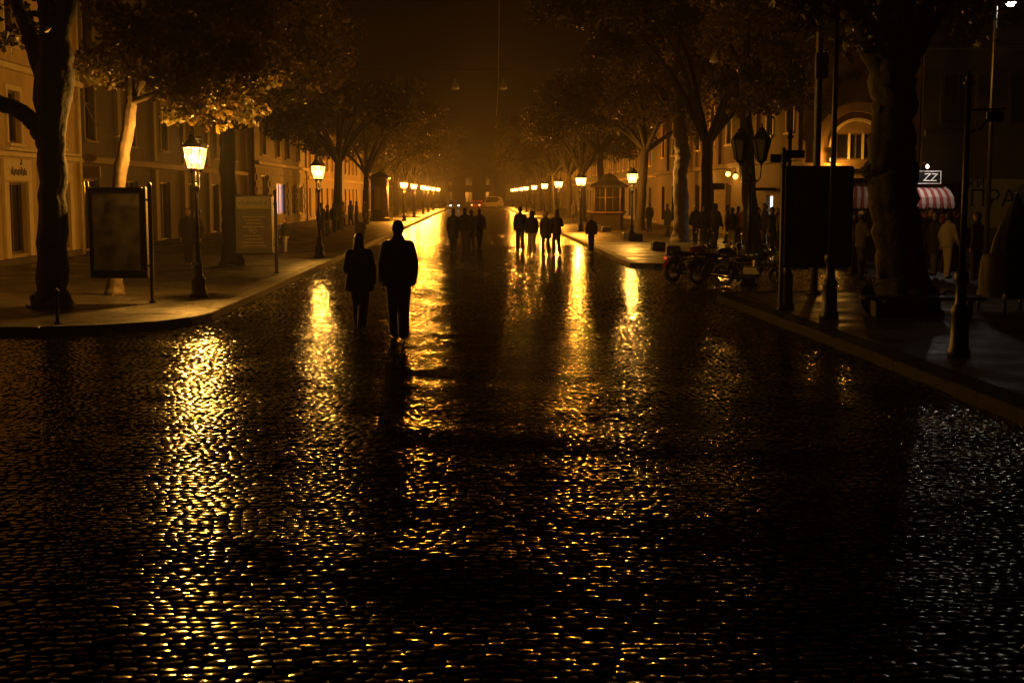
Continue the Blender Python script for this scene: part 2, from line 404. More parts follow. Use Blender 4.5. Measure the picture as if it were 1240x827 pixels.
# ------------------------------------------------------------------ pavements and kerbs
def arc(cx, cy_, r, a0, a1, n=10): return [(cx+r*math.cos(R(a0+(a1-a0)*i/n)), cy_+r*math.sin(R(a0+(a1-a0)*i/n))) for i in range(n+1)]
def kerb_line(pave, pts, wid, seg=.95, maxn=90, km='kerb'):
    # walk the polyline, one stone at a time, stones inside (left of travel)
    P = [Vector(p) for p in pts]; i = 0; n = 0
    cur = P[0].copy(); rest = P[1:]
    while rest and n < maxn:
        need = seg; nxt = cur.copy()
        while rest and need > 1e-6:
            d = rest[0]-nxt; L = d.length
            if L <= need: nxt = rest.pop(0).copy(); need -= L
            else: nxt = nxt+d*(need/L); need = 0
        d = nxt-cur
        if d.length > .15:
            t = d.normalized(); nrm = Vector((-t.y, t.x)); mid = (cur+nxt)/2+nrm*wid/2
            s = MB(); s.box((0, 0, 0), (d.length-.012, wid, .26), 0, None, .018)
            o = s.build('kerb_stone', km, pave)
            o.location = (mid.x, mid.y, PV+.006-.13+random.uniform(-.004, .004)); o.rotation_euler = (random.uniform(-.006, .006), 0, math.atan2(t.y, t.x)+random.uniform(-.004, .004))
        cur = nxt; n += 1
LK = [(-60, 21.75), (-7.6, 21.75)]+arc(-7.6, 24.45, 2.7, -90, 0)+[(-4.88, 62)]
# left pavement: road edge runs along LK; kerb stones occupy the first .3 m
def inset(pts, d):
    out = []
    for i, p in enumerate(pts):
        a = Vector(pts[max(i-1, 0)]); b = Vector(pts[min(i+1, len(pts)-1)]); t = (b-a).normalized(); out.append((p[0]-t.y*d, p[1]+t.x*d))
    return out
li = inset(LK, .29)
poly = li+[(-5.17, 420), (-60, 420)]
s = MB(); s.prism(poly, -.24, PV); pl = tag(s.build('pavement', 'pave'), kind='structure')
kerb_line(pl, [(-30, 21.75)]+LK[1:], .30)
s = MB(); s.b2(-5.18, -4.88, 62.05, 420, -.24, PV+.006, 0, .02); s.build('kerb_run', 'kerb', pl)
# right, beyond the gap
yb = 41.6
s = MB(); s.prism([(5.14, yb+.3), (60, yb+.3), (60, 420), (5.14, 420)], -.24, PV); pr = tag(s.build('pavement', 'pave'), kind='structure')
RK = [(4.85, 62), (4.85, yb+.8)]+arc(5.35, yb+.5, .5, 180, 270, 5)+[(30, yb)]
kerb_line(pr, RK, .29)
s = MB(); s.b2(4.85, 5.13, 62.05, 420, -.24, PV+.006, 0, .02); s.build('kerb_run', 'kerb', pr)
# right, near the camera
ye = 29.6
NK = [(30, ye), (5.8, ye)]+arc(5.8, ye-.6, .6, 90, 180, 5)+[(5.3, 24), (5.45, 18), (5.52, 10), (5.6, 2)]
ni = inset(NK, .42)
s = MB(); s.prism([(30, ye-.42)]+ni[1:]+[(30, 2)], -.24, PV); pn = tag(s.build('pavement', 'pave'), kind='structure')
kerb_line(pn, NK, .43, km='kerb_dark')

# ------------------------------------------------------------------ buildings
def facade(root, org, u, length, height, ops, m, depth=.22, trim='stucco_trim', frame='frame', sill=True, zb=0):
    """wall in the plane through org along u (unit xy); outward normal n = (u.y,-u.x); openings (u0,u1,z0,z1,kind)"""
    u = Vector((u[0], u[1], 0)); n = Vector((u.y, -u.x, 0)); O = Vector((org[0], org[1], 0))
    def P(a, z, d=0): return O+u*a+Vector((0, 0, z))+n*d
    us = sorted({0, length} | {q for o in ops for q in o[:2]}); zs = sorted({zb, height} | {q for o in ops for q in o[2:4]})
    s = MB()
    for i in range(len(us)-1):
        for j in range(len(zs)-1):
            a, b, c, d = us[i], us[i+1], zs[j], zs[j+1]
            if any(o[0] <= a+1e-6 and b <= o[1]+1e-6 and o[2] <= c+1e-6 and d <= o[3]+1e-6 for o in ops): continue
            s.add([P(a, c), P(b, c), P(b, d), P(a, d)], [(0, 1, 2, 3)])
    for (a, b, c, d, k) in ops:
        s.add([P(a, c), P(b, c), P(b, d), P(a, d), P(a, c, -depth), P(b, c, -depth), P(b, d, -depth), P(a, d, -depth)],
              [(0, 4, 5, 1), (1, 5, 6, 2), (2, 6, 7, 3), (3, 7, 4, 0)])
    s.build('wall', m, root)
    rz = math.atan2(u.y, u.x); RM = Matrix.Rotation(rz, 3, 'Z')
    for (a, b, c, d, k) in ops:
        pm = {'w': 'glass', 'd': 'glass', 'blue': 'bluewin', 'white': 'whitewin'}.get(k, 'glass')
        f = MB(); W, Hh = b-a, d-c; t = .07
        for (q0, q1, z0, z1) in ((a, a+t, c, d), (b-t, b, c, d), (a+t, b-t, c, c+t), (a+t, b-t, d-t, d)):
            f.box(P((q0+q1)/2, (z0+z1)/2, -depth+.045), (q1-q0, .08, z1-z0), 0, RM)
        if W > .9: f.box(P((a+b)/2, (c+d)/2, -depth+.04), (.05, .06, Hh-2*t), 0, RM)
        if Hh > 1.3 and k == 'w': f.box(P((a+b)/2, c+Hh*.68, -depth+.035), (W-2*t, .05, .05), 0, RM)
        wo = f.build('door' if k == 'd' else 'window', frame, root)
        q = MB(); q.add([P(a, c, -depth+.012), P(b, c, -depth+.012), P(b, d, -depth+.012), P(a, d, -depth+.012)], [(0, 1, 2, 3)])
        q.build('pane', pm, wo)
        if sill and k == 'w' and c > 1.5:
            q = MB(); q.box(P((a+b)/2, c-.06, .06), (W+.3, .16, .10), 0, RM, .01); q.build('sill', trim, wo)
            q = MB()
            for (q0, q1, z0, z1) in ((a-.16, a-.02, c, d+.16), (b+.02, b+.16, c, d+.16), (a-.02, b+.02, d+.02, d+.16)):
                q.box(P((q0+q1)/2, (z0+z1)/2, .02), (q1-q0, .06, z1-z0), 0, RM)
            q.build('surround', trim, wo)
    return P, RM
def bulk(root, x0, x1, y0, y1, h, m, roof='stucco_dim'):
    s = MB(); s.b2(x0, x1, y0, y1, -.2, h-.15); s.build('wall', m, root)
    s = MB(); s.b2(x0-.1, x1+.1, y0-.1, y1+.1, h-.148, h+.25); s.build('roof', roof, root)
def band(root, P, RM, name, a0, a1, z0, z1, d, m, bev=.02):
    s = MB(); s.box(P((a0+a1)/2, (z0+z1)/2, d/2), (a1-a0, d, z1-z0), 0, RM, bev); return s.build(name, m, root)

XL = -14.4
def left_building(label, y0, y1, m, ops, h, extra=None, x=XL, trim='stucco_trim', frame='frame'):
    b = empty('townhouse', (0, 0, 0), 0, label, 'building')
    # facade faces +x : u=(0,1) => n=(1,0)
    P, RM = facade(b, (x, y0), (0, 1), y1-y0, h, ops, m, trim=trim, frame=frame)
    bulk(b, x-9, x-.225, y0+.01, y1-.01, h, m)
    if extra: extra(b, P, RM)
    return b
yA = 24.0
def offs(l): return l-yA
opsA = []
for yc in (28.0, 32.6, 37.2, 41.95, 46.3):
    opsA.append((yc-.85-yA, yc+.85-yA, .45, 2.68, 's'))
    opsA.append((yc-1.25+.7-yA, yc-1.25+1.8-yA, 3.9, 5.5, 'w')); opsA.append((yc-1.25+.7-yA, yc-1.25+1.8-yA, 6.9, 8.6, 'w'))
def exA(b, P, RM):
    L = 48.6-yA
    band(b, P, RM, 'plinth', 0, L, -.05, .34, .12, 'stucco_grey')
    band(b, P, RM, 'cornice', 0, L, 3.46, 3.62, .22, 'stucco_trim'); band(b, P, RM, 'cornice', 0, L, 6.1, 6.3, .25, 'stucco_trim')
    band(b, P, RM, 'cornice', 0, L, 9.6, 10.0, .45, 'stucco_trim')
    for yc in (28.0, 32.6, 37.2, 41.95, 46.3):
        a = yc-yA; s = MB()
        for (q0, q1, z0, z1) in ((a-1.25, a-.87, .35, 2.7), (a+.87, a+1.25, .35, 2.7), (a-1.25, a+1.25, 2.72, 3.4)):
            s.box(P((q0+q1)/2, (z0+z1)/2, .045), (q1-q0, .09, z1-z0), 0, RM, .012)
        s.build('shopfront_surround', 'stucco_trim', b)
        s = MB(); s.box(P(a, 3.66+.02, .18), (2.9, .36, .09), 0, RM, .015); s.build('canopy_ledge', 'stucco_trim', b)
    # dark shop lettering, unreadable strokes, with a small emblem above
    a = 42.0-yA; s = MB(); x = a-.72
    for k in range(11):
        hgt = random.choice((.16, .2, .26)); s.box(P(x, 2.92+hgt/2-.02*(k % 3), .1), (.05, .02, hgt), 0, RM)
        if k % 2: s.box(P(x+.05, 2.93+random.choice((0, .14)), .1), (.1, .018, .04), 0, RM)
        x += .135
    s.box(P(a-.72+.9, 3.26, .1), (.16, .02, .07), 0, RM); s.box(P(a-.72+.95, 3.34, .1), (.07, .02, .12), 0, RM)
    s.build('shop_lettering', 'ink', b)
    s = MB()
    for yq in (44.1, ): s.box(P(yq-yA, 1.8, .05), (.36, .1, 3.2), 0, RM)
    s.build('pilaster', 'stucco_trim', b)
    s = MB(); s.tube([P(48.35-yA, .15, .12), P(48.35-yA, 9.5, .12)], .075, 8); s.build('downpipe', 'stucco_trim', b)
left_building('yellow stucco shop building behind the forked dark tree, with lettering above a narrow shop window', yA, 48.6, 'stucco', opsA, 10, exA)
opsB = []
for k in range(6):
    a = 2.2+k*6.1
    opsB.append((a, a+2.0, .15, 2.9, 'd' if k % 2 else 's')); opsB.append((a+.3, a+1.6, 4.4, 6.5, 'w')); opsB.append((a+.3, a+1.6, 8, 10, 'w'))
def exB(b, P, RM):
    band(b, P, RM, 'cornice', 0, 37, 3.5, 3.75, .3, 'trim_far'); band(b, P, RM, 'cornice', 0, 37, 11.2, 11.6, .5, 'trim_far')
    for k in range(7):
        s = MB(); a = .5+k*6.1
        s.box(P(a+.35, 1.83, .1), (.62, .2, 3.3), 0, RM, .02); s.box(P(a+.35, 7.5, .08), (.5, .16, 7.3), 0, RM, .02); s.build('pilaster', 'trim_far', b)
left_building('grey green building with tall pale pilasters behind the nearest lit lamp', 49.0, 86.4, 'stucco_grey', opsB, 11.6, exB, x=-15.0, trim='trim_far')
opsC = [(2.5, 5.2, .15, 3.6, 'd'), (9.3, 13.6, .9, 3.1, 'blue'), (17, 19, .8, 3.0, 's'), (21.5, 23.5, .8, 3.0, 's'), (2.6, 4.6, 5, 7.2, 'w'), (9, 11, 5, 7.2, 'w'), (14, 16, 5, 7.2, 'w'), (20, 22, 5, 7.2, 'w')]
def exC(b, P, RM):
    n = MB()
    rows = 9
    for j in range(rows):
        z0 = .3+j*.42; x = 0.0+(.5 if j % 2 else 0)
        while x < 25.0:
            x1 = min(x+1.15, 25.4)
            if not any(o[0]-.1 < x1 and x < o[1]+.1 and o[2] < z0+.4 and z0 < o[3] for o in opsC):
                s = MB(); s.box(P((x+x1)/2, z0+.2, .04), (x1-x-.05, .08, .37), 0, RM, .02); s.build('stone_block', 'stone', b)
            x += 1.2
    band(b, P, RM, 'cornice', 0, 25.4, 4.25, 4.5, .3, 'trim_far'); band(b, P, RM, 'cornice', 0, 25.4, 12.4, 12.8, .5, 'trim_far')
    s = MB(); s.tube([P(25.2, .15, .13), P(25.2, 12, .13)], .09, 8); s.build('downpipe', 'frame', b)
left_building('rusticated stone building with a blue lit ground floor window', 86.6, 112.0, 'stone', opsC, 12.8, exC, frame='frame_w', trim='trim_far')
def rowops(L, step, w0=1.5, h1=2.9, floors=3, start=2):
    o = []; a = start
    k = 0
    while a+w0 < L-1:
        o.append((a, a+w0, .4, h1, 's' if k % 3 else 'd'))
        for f in range(1, floors): o.append((a+.1, a+w0-.1, 1.0+3.6*f, 3.2+3.6*f, 'w'))
        a += step; k += 1
    return o
def exD(L, h):
    def f(b, P, RM):
        band(b, P, RM, 'cornice', 0, L, 3.6, 3.85, .3, 'trim_far'); band(b, P, RM, 'cornice', 0, L, h-.5, h-.05, .55, 'trim_far'); band(b, P, RM, 'plinth', 0, L, -.05, .36, .1, 'stone')
    return f
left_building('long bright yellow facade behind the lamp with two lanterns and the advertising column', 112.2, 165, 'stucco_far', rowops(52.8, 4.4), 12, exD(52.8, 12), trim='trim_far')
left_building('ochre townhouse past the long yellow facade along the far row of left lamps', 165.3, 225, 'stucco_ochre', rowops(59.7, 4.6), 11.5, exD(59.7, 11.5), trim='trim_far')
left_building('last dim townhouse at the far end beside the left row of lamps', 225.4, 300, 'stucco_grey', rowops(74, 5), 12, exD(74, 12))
# right side: facade faces -x : u=(0,-1) => n=(-1,0)
def right_building(label, y0, y1, x, m, ops, h, extra=None, back=9):
    b = empty('townhouse', (0, 0, 0), 0, label, 'building')
    P, RM = facade(b, (x, y1), (0, -1), y1-y0, h, ops, m)
    bulk(b, x+.225, x+back, y0+.24, y1-.01, h, m)
    if extra: extra(b, P, RM)
    return b
Lr = 45.0
opsR = [(Lr-6.9, Lr-5.2, .15, 2.3, 'white')]+[(a, a+1.5, .5, 2.9, 's') for a in (3, 8, 13, 18, 23, 28, 33)]+[(a+.1, a+1.4, 5, 7.2, 'w') for a in (3, 8, 13, 18, 23, 28, 33, 38, 42)]
def exR(b, P, RM):
    band(b, P, RM, 'cornice', 0, Lr, 3.7, 3.95, .35, 'stucco_ochre'); band(b, P, RM, 'cornice', 0, Lr, 8.6, 8.9, .35, 'stucco_ochre'); band(b, P, RM, 'cornice', 0, Lr, 13.3, 13.8, .5, 'stucco_ochre')
    for a in (6.2, 16.2, 26.2, 36.2, 44.6):
        s = MB(); s.box(P(a, 6.2, .08), (.5, .16, 4.6), 0, RM, .02); s.build('pilaster', 'stucco_ochre', b)
    s = MB(); s.box(P(Lr-6.05, 2.55, .55), (2.4, 1.1, .14), 0, RM, .03); s.build('door_awning', 'tarp', b)
bR = right_building('ochre corner building with an arched upper window and a cold lit doorway', 55.0, 100.0, 13.5, 'stucco_ochre', opsR, 13.8, exR, back=4.6)
# its front, facing the camera: u=(1,0) => n=(0,-1)
xw = 15.75
P, RM = facade(bR, (13.5, 55.0), (1, 0), 4.85, 13.8, [(.9, 3.9, .15, 2.75, 'd'), (xw-13.5-.85, xw-13.5+.85, 3.75, 4.85, 's'), (.5, 1.5, 9.4, 11.3, 'w'), (3.3, 4.3, 9.4, 11.3, 'w')], 'stucco_front_lit')
band(bR, P, RM, 'cornice', 0, 4.85, 3.35, 3.6, .3, 'stucco_front_lit'); band(bR, P, RM, 'cornice', 0, 4.85, 8.6, 8.9, .35, 'stucco_front_lit')
def arch_ring(c, r0, r1, d, n=18, a0=0, a1=180):
    s = MB(); vs = []; fs = []
    for i in range(n+1):
        t = R(a0+(a1-a0)*i/n)
        for (r, q) in ((r0, -.01), (r1, -.01), (r1, d), (r0, d)):
            vs.append((c[0]+r*math.cos(t), 55.0-q, c[1]+r*math.sin(t)))
    for i in range(n):
        for k in range(4): fs.append((i*4+k, i*4+(k+1) % 4, i*4+4+(k+1) % 4, i*4+4+k))
    fs += [(0, 1, 2, 3), (n*4+3, n*4+2, n*4+1, n*4)]
    s.add(vs, fs); return s
arch_ring((xw, 4.25), 1.45, 1.85, .26).build('arch_moulding', 'stucco_front_lit', bR)
arch_ring((xw, 4.25), 1.08, 1.2, .14).build('arch_moulding', 'stucco_trim', bR)
for sx in (-1, 1):
    s = MB(); s.b2(xw+sx*1.65-.19, xw+sx*1.65+.19, 54.8, 54.998, 3.62, 4.25, 0, .02); s.build('pilaster', 'stucco_front_lit', bR)
for q in (-.29, .29):
    s = MB(); s.b2(xw+q-.04, xw+q+.04, 55.1, 55.19, 3.76, 4.84); s.build('mullion', 'stucco_trim', bR)
# grey building facing the camera on the right
bG = empty('townhouse', (0, 0, 0), 0, 'dark grey brown building behind the striped awning carrying a banner with Cyrillic letters', 'building')
opsG = [(a, a+1.3, 5.2, 7.2, 'w') for a in (.8, 3.6, 6.4, 9.2, 12, 14.8)]+[(a, a+1.8, .15, 2.8, 's') for a in (.9, 11.5, 15)]+[(a, a+1.3, 9.3, 11.2, 'w') for a in (.8, 3.6, 6.4, 9.2, 12, 14.8)]
P, RM = facade(bG, (18.4, 54.6), (1, 0), 18, 13, opsG, 'stucco_dim', trim='stucco_dim')
bulk(bG, 18.41, 36.4, 54.83, 64, 13, 'stucco_dim')
band(bG, P, RM, 'cornice', 0, 18, 4.7, 4.95, .28, 'stucco_dim'); band(bG, P, RM, 'cornice', 0, 18, 8.2, 8.4, .25, 'stucco_dim'); band(bG, P, RM, 'cornice', 0, 18, 12.6, 13.1, .5, 'stucco_dim')
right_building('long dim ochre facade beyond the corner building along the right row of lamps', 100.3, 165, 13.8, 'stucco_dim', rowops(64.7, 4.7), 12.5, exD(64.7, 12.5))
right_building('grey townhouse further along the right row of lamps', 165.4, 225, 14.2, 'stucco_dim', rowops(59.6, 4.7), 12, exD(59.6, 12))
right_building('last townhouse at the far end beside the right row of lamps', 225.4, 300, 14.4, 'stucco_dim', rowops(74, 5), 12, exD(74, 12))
bE = empty('townhouse', (0, 0, 0), 0, 'dark building closing the street beyond the crossing cars', 'building')
P, RM = facade(bE, (-40, 330), (1, 0), 80, 13, rowops(80, 5, 1.8, 3.0), 'stucco_unlit', trim='stucco_unlit'); bulk(bE, -40, 40, 330.23, 340, 13, 'stucco_unlit')
band(bE, P, RM, 'cornice', 0, 80, 12.4, 12.9, .5, 'stucco_unlit')
# banner with lettering on the grey building
Yb = 54.45
bx0, bz1 = at(1166, 217, Yb); bx1, bz0 = at(1300, 276, Yb)
ban = empty('banner', ((bx0+bx1)/2, Yb, bz0), 0, 'pale banner with dark Cyrillic lettering on the grey building', 'banner')
s = MB(); s.b2(bx0-(bx0+bx1)/2, bx1-(bx0+bx1)/2, -.03, .03, 0, bz1-bz0); s.build('cloth', 'banner', ban)
for (txt, px, py, hpx) in (('ПРА', 1173, 250, 20), ('КИ', 1171, 228, 11)):
    x, z = at(px, py, Yb-.05); text_mesh('lettering', txt, hpx*Yb/FPX/.70, 'ink', ban, (x-(bx0+bx1)/2, -.045, z-bz0), (PI/2, 0, 0), .006)
# small signs sticking out of the yellow building
for (x0, y0, x1, y1, lb, ov) in ((104, 187, 123, 197, 'dark oval hanging sign above the rectangular one on the yellow building corner', True), (104, 202, 127, 216, 'dark rectangular hanging sign under the oval one on the yellow building corner', False)):
    Yq = 49.0; a = at(x0, y0, Yq); c = at(x1, y1, Yq); sg = empty('hanging_sign', ((a[0]+c[0])/2, Yq-.55, c[1]), 0, lb, 'sign')
    wd = abs(c[0]-a[0]); hh = abs(a[1]-c[1]); s = MB()
    if ov:
        vs = [(wd/2*math.cos(t*PI/12), 0, hh/2+hh/2*math.sin(t*PI/12)) for t in range(24)]
        n = 24; s.add([(v[0], -.04, v[2]) for v in vs]+[(v[0], .04, v[2]) for v in vs], [tuple(range(n)), tuple(range(2*n-1, n-1, -1))]+[(i, n+i, n+(i+1) % n, (i+1) % n) for i in range(n)])
    else: s.box((0, 0, hh/2), (wd, .1, hh), 0, None, .015)
    s.build('board', 'frame', sg)
    s = MB(); s.tube([(-wd/2-.35, .02, hh*.5+.0), (wd*.3, .02, hh*.5)], .015, 6); s.build('bracket', 'iron', sg)

# ------------------------------------------------------------------ street lamps
def lantern_frame_mb(s, o, k=1.0):
    n = 6; rb, rt, hb = .105*k, .205*k, .44*k
    def pt(r, z, i): t = 2*PI*i/n+.3; return (o[0]+r*math.cos(t), o[1]+r*math.sin(t), o[2]+z)
    for i in range(n):
        s.tube([pt(rb, 0, i), pt(rt, hb, i)], .011*k, 5)
        s.tube([pt(rb, 0, i), pt(rb, 0, i+1)], .012*k, 5); s.tube([pt(rt, hb, i), pt(rt, hb, i+1)], .016*k, 5)
        s.tube([pt(rt, hb, i), pt(rt*1.12, hb+.05*k, i), pt(rt*1.02, hb+.10*k, i)], [.014*k, .012*k, .004*k], 5)
    s.lathe([(.215*k, hb+.005), (.20*k, hb+.03), (.10*k, hb+.16*k), (.085*k, hb+.165*k), (.085*k, hb+.20*k), (.05*k, hb+.24*k), (.018*k, hb+.26*k), (.025*k, hb+.29*k), (.004*k, hb+.35*k)], 6, o, sm=False, ph=.3)
    s.lathe([(.012*k, -.12*k), (.03*k, -.10*k), (.03*k, -.07*k), (.105*k, -.012*k), (.112*k, 0.0)], 6, o, sm=False, ph=.3)
def lantern_panes(o, k=1.0):
    n = 6; rb, rt, hb = .098*k, .197*k, .44*k; out = []
    for i in range(n):
        t0, t1 = 2*PI*i/n+.3, 2*PI*(i+1)/n+.3
        out.append([(o[0]+r*math.cos(t), o[1]+r*math.sin(t), o[2]+z) for (r, t, z) in ((rb, t0, .01), (rb, t1, .01), (rt, t1, hb-.01), (rt, t0, hb-.01))])
    return out
def lamp_post(label, loc, rz, lit=True, near=False, k=1.0, watts=LAMP_W, group=None, both=True, light=True):
    root = empty('street_lamp', loc, rz, label, 'street lamp', group)
    s = MB(); s.lathe([(.20*k, 0), (.20*k, .08), (.16*k, .11), (.15*k, .34), (.165*k, .38), (.10*k, .46), (.085*k, .62), (.10*k, .66), (.06*k, .74)], 12); s.build('base', 'iron', root)
    s = MB(); s.tube([(0, 0, .7), (0, 0, 1.5*k), (0, 0, 2.42*k)], [.05*k, .042*k, .036*k], 10)
    s.lathe([(.06, -.03), (.065, 0), (.06, .03)], 10, (0, 0, 1.5*k)); s.lathe([(.05, -.03), (.07, 0), (.05, .04)], 10, (0, 0, 2.32*k)); s.build('pole', 'iron', root)
    s = MB(); s.lathe([(.03, 0), (.045, .05), (.02, .10), (.03, .14), (.004, .24)], 8, (0, 0, 2.40*k)); s.build('finial', 'iron', root)
    D = .25*k
    for sx in (-1, 1):
        s = MB(); s.tube([(0, 0, 2.25*k), (sx*D*.5, 0, 2.22*k), (sx*D*.95, 0, 2.32*k), (sx*D, 0, 2.5*k), (sx*D, 0, 2.60*k)], [.02, .018, .016, .016, .02], 6)
        s.tube([(0, 0, 2.4*k), (sx*D*.4, 0, 2.36*k), (sx*D*.6, 0, 2.25*k)], .012, 5); s.build('arm', 'iron', root)
        o = (sx*D, 0, 2.70*k)
        s = MB(); lantern_frame_mb(s, o, k); lf = s.build('lantern', 'iron', root)
        pans = lantern_panes(o, k); gm = ('lampglass_near' if near else 'lampglass') if lit else 'dullglass'
        if near or not lit:
            for p in pans: q = MB(); q.add(p, [(0, 1, 2, 3)]); q.build('pane', gm, lf)
        else:
            q = MB(); [q.add(p, [(0, 1, 2, 3)]) for p in pans]; q.build('glass', gm, lf)
        if lit:
            q = MB(); q.ell((o[0], o[1], o[2]+.20*k), (.05, .05, .085), 10, 6); q.build('bulb', 'bulb', lf)
            if light and (both or sx < 0):
                ld = bpy.data.lights.new('lamp_light', 'POINT'); ld.energy = watts*(.5 if both else 1); ld.color = SODIUM if near else FARSODIUM; ld.shadow_soft_size = .06
                lo = bpy.data.objects.new('lamp_light', ld); col.objects.link(lo); lo.parent = root; lo.location = (o[0]*1.0, 0, o[2]+.26*k)
    return root
x, y = gnd(241, 360, PV); lamp_post('lit double lantern lamp beside the tall dark poster board', (x, y, PV), R(84), True, True, watts=LAMP_W)
x, y = gnd(387, 312, PV); lamp_post('lit double lantern lamp in front of the long yellow facade', (x, y, PV), R(80), True, True, watts=1700)
x, y = gnd(765, 292, PV); yR1 = y; lamp_post('lit double lantern lamp beside the small hexagonal kiosk', (x, y, PV), R(-80), True, True, watts=1900)
for k, px in enumerate((490, 502, 513, 519, 525, 531)):
    Y = 6.1*1600/(578-px); lamp_post('lit lamp in the far row along the left kerb', (-6.1, Y, PV), R(60), True, False, group='far lit lamps along the left kerb', both=False, watts=12000)
for k, px in enumerate((703, 676, 659, 646.5, 637, 631, 625, 620.5)):
    Y = 6.1*1600/(px-578); lamp_post('lit lamp in the far row along the right kerb', (6.1, Y, PV), R(-60), True, False, group='far lit lamps along the right kerb', both=False, watts=7000 if k == 0 else 5500)
x, y = gnd(906, 346); lamp_post('unlit double lantern lamp standing behind the motorcycles', (x, y, 0), R(-38), False, True, k=1.17)

# tall cold white street light on the right
Yw = 35.4; xw_, zt = at(1206, 8, Yw); tl = empty('tall_street_light', (xw_, Yw, PV-.14), 0, 'tall thin pole with a cold white light behind the covered cart', 'street light')
zt = zt+.1
s = MB(); s.tube([(0, 0, 0), (0, 0, zt-.3), (0.02, 0, zt), (.16, -.05, zt+.14), (.34, -.1, zt+.12)], [.07, .05, .04, .03, .03], 8); s.build('pole', 'brushed', tl)
s = MB(); s.lathe([(.04, .14), (.10, .10), (.20, .02), (.19, 0)], 12, (.36, -.1, zt-.02)); s.build('lamp_shade', 'darkmetal', tl)
s = MB(); s.ell((.36, -.1, zt-.03), (.13, .13, .09), 12, 6); s.build('bulb', 'coldbulb', tl)
ld = bpy.data.lights.new('cold_light', 'POINT'); ld.energy = 14; ld.color = (1.0, .92, .62); ld.shadow_soft_size = .1
lo = bpy.data.objects.new('cold_light', ld); col.objects.link(lo); lo.parent = tl; lo.location = (.36, -.1, zt-.14)

# wall lanterns on the ochre building
def wall_lantern(px, py, label, w, Y, X=13.48, rz=0):
    x, z = at(px, py, Y)
    r = empty('wall_lantern', (X, Y, z), rz, label, 'wall lamp')
    s = MB(); s.tube([(0, 0, -.1), (-.2, 0, -.16), (-.33, 0, -.05)], .015, 6); s.b2(-.02, .02, -.05, .05, -.2, 0); s.build('bracket', 'iron', r)
    s = MB(); s.lathe([(.16, .14), (.05, .22), (.01, .28)], 8, (-.33, 0, 0)); s.build('cap', 'iron', r)
    s = MB(); s.ell((-.33, 0, 0), (.13, .13, .14), 10, 7); s.build('globe', 'wallglobe', r)
    ld = bpy.data.lights.new('wall_light', 'POINT'); ld.energy = w; ld.color = SODIUM; ld.shadow_soft_size = .1
    lo = bpy.data.objects.new('wall_light', ld); col.objects.link(lo); lo.parent = r; lo.location = (-.62, 0, -.05)
    return r
for (px, py, lb, ww) in ((882, 211, 'brightest glowing wall lantern on the ochre corner building', 90), (891, 214, 'smaller glowing wall lantern closest to the cold lit doorway', 50), (852, 217, 'faint glowing wall lantern beyond the lit plane tree trunk', 40)):
    Y = 13.2*1600/(px-578); wall_lantern(px, py, lb, ww, Y)

wall_lantern(1006, 194, 'small wall lantern beside the arched window of the ochre corner building', 130, 54.97, at(1006, 194, 54.97)[0], R(90))

# ------------------------------------------------------------------ trees
def leaves_np(clumps, n, size, seed=0):
    r = np.random.default_rng(seed)
    cl = np.array([c[:3] for c in clumps]); rad = np.array([c[3] for c in clumps]); p = rad**2/np.sum(rad**2)
    idx = r.choice(len(cl), n, p=p)
    d = r.normal(0, 1, (n, 3)); d /= np.linalg.norm(d, axis=1)[:, None]
    rr = r.random(n)**.45
    C0 = cl[idx]+d*(rr*rad[idx])[:, None]*np.array([1, 1, .72])
    a = r.normal(0, 1, (n, 3)); a[:, 2] -= .5; a /= np.linalg.norm(a, axis=1)[:, None]
    b = np.cross(a, r.normal(0, 1, (n, 3))); b /= np.linalg.norm(b, axis=1)[:, None]
    sz = size*(.6+.8*r.random(n))[:, None]
    nn = np.cross(a, b)
    V = np.stack([C0-a*sz*.5, C0+b*sz*.36+nn*sz*.08, C0+a*sz*.55, C0-b*sz*.36+nn*sz*.08], 1).reshape(-1, 3)
    F = np.arange(n*4, dtype=np.int32).reshape(-1, 4)
    return V, F
def wob(pts, rad, seg=4, amp=.06, seed=0):
    rr = random.Random(seed); P = [Vector(p) for p in pts]; out = []; ro = []
    for i in range(len(P)-1):
        for j in range(seg):
            t = j/seg; q = P[i].lerp(P[i+1], t)
            # catmull-like smoothing
            p0 = P[max(i-1, 0)]; p3 = P[min(i+2, len(P)-1)]
            q = .5*((2*P[i])+(P[i+1]-p0)*t+(2*p0-5*P[i]+4*P[i+1]-p3)*t*t+(-p0+3*P[i]-3*P[i+1]+p3)*t*t*t)
            r = rad[i]*(1-t)+rad[i+1]*t
            if i or j: q = q+Vector((rr.uniform(-1, 1), rr.uniform(-1, 1), 0))*amp*r; r *= rr.uniform(.94, 1.07)
            out.append(q); ro.append(r)
    out.append(P[-1]); ro.append(rad[-1]); return out, ro
def tree(label, loc, limbs, clumps, nleaf, lsize=.13, bark='bark', leaf='leaf', seed=1, group=None, name='street_tree', sides=12):
    t = empty(name, loc, 0, label, 'tree', group)
    s = MB()
    for i, (pts, rad) in enumerate(limbs):
        p, r = wob(pts, rad, 7 if sides > 12 else 5, .10, seed*31+i); s.tube(p, r, sides if i == 0 else (16 if sides > 12 else 8), ridge=.045 if sides > 12 else .02, seed=seed+i)
    s.build('trunk', bark, t)
    V, F = leaves_np(clumps, nleaf, lsize, seed)
    link('crown', np_mesh('crown', V, F, False), leaf, t)
    return t
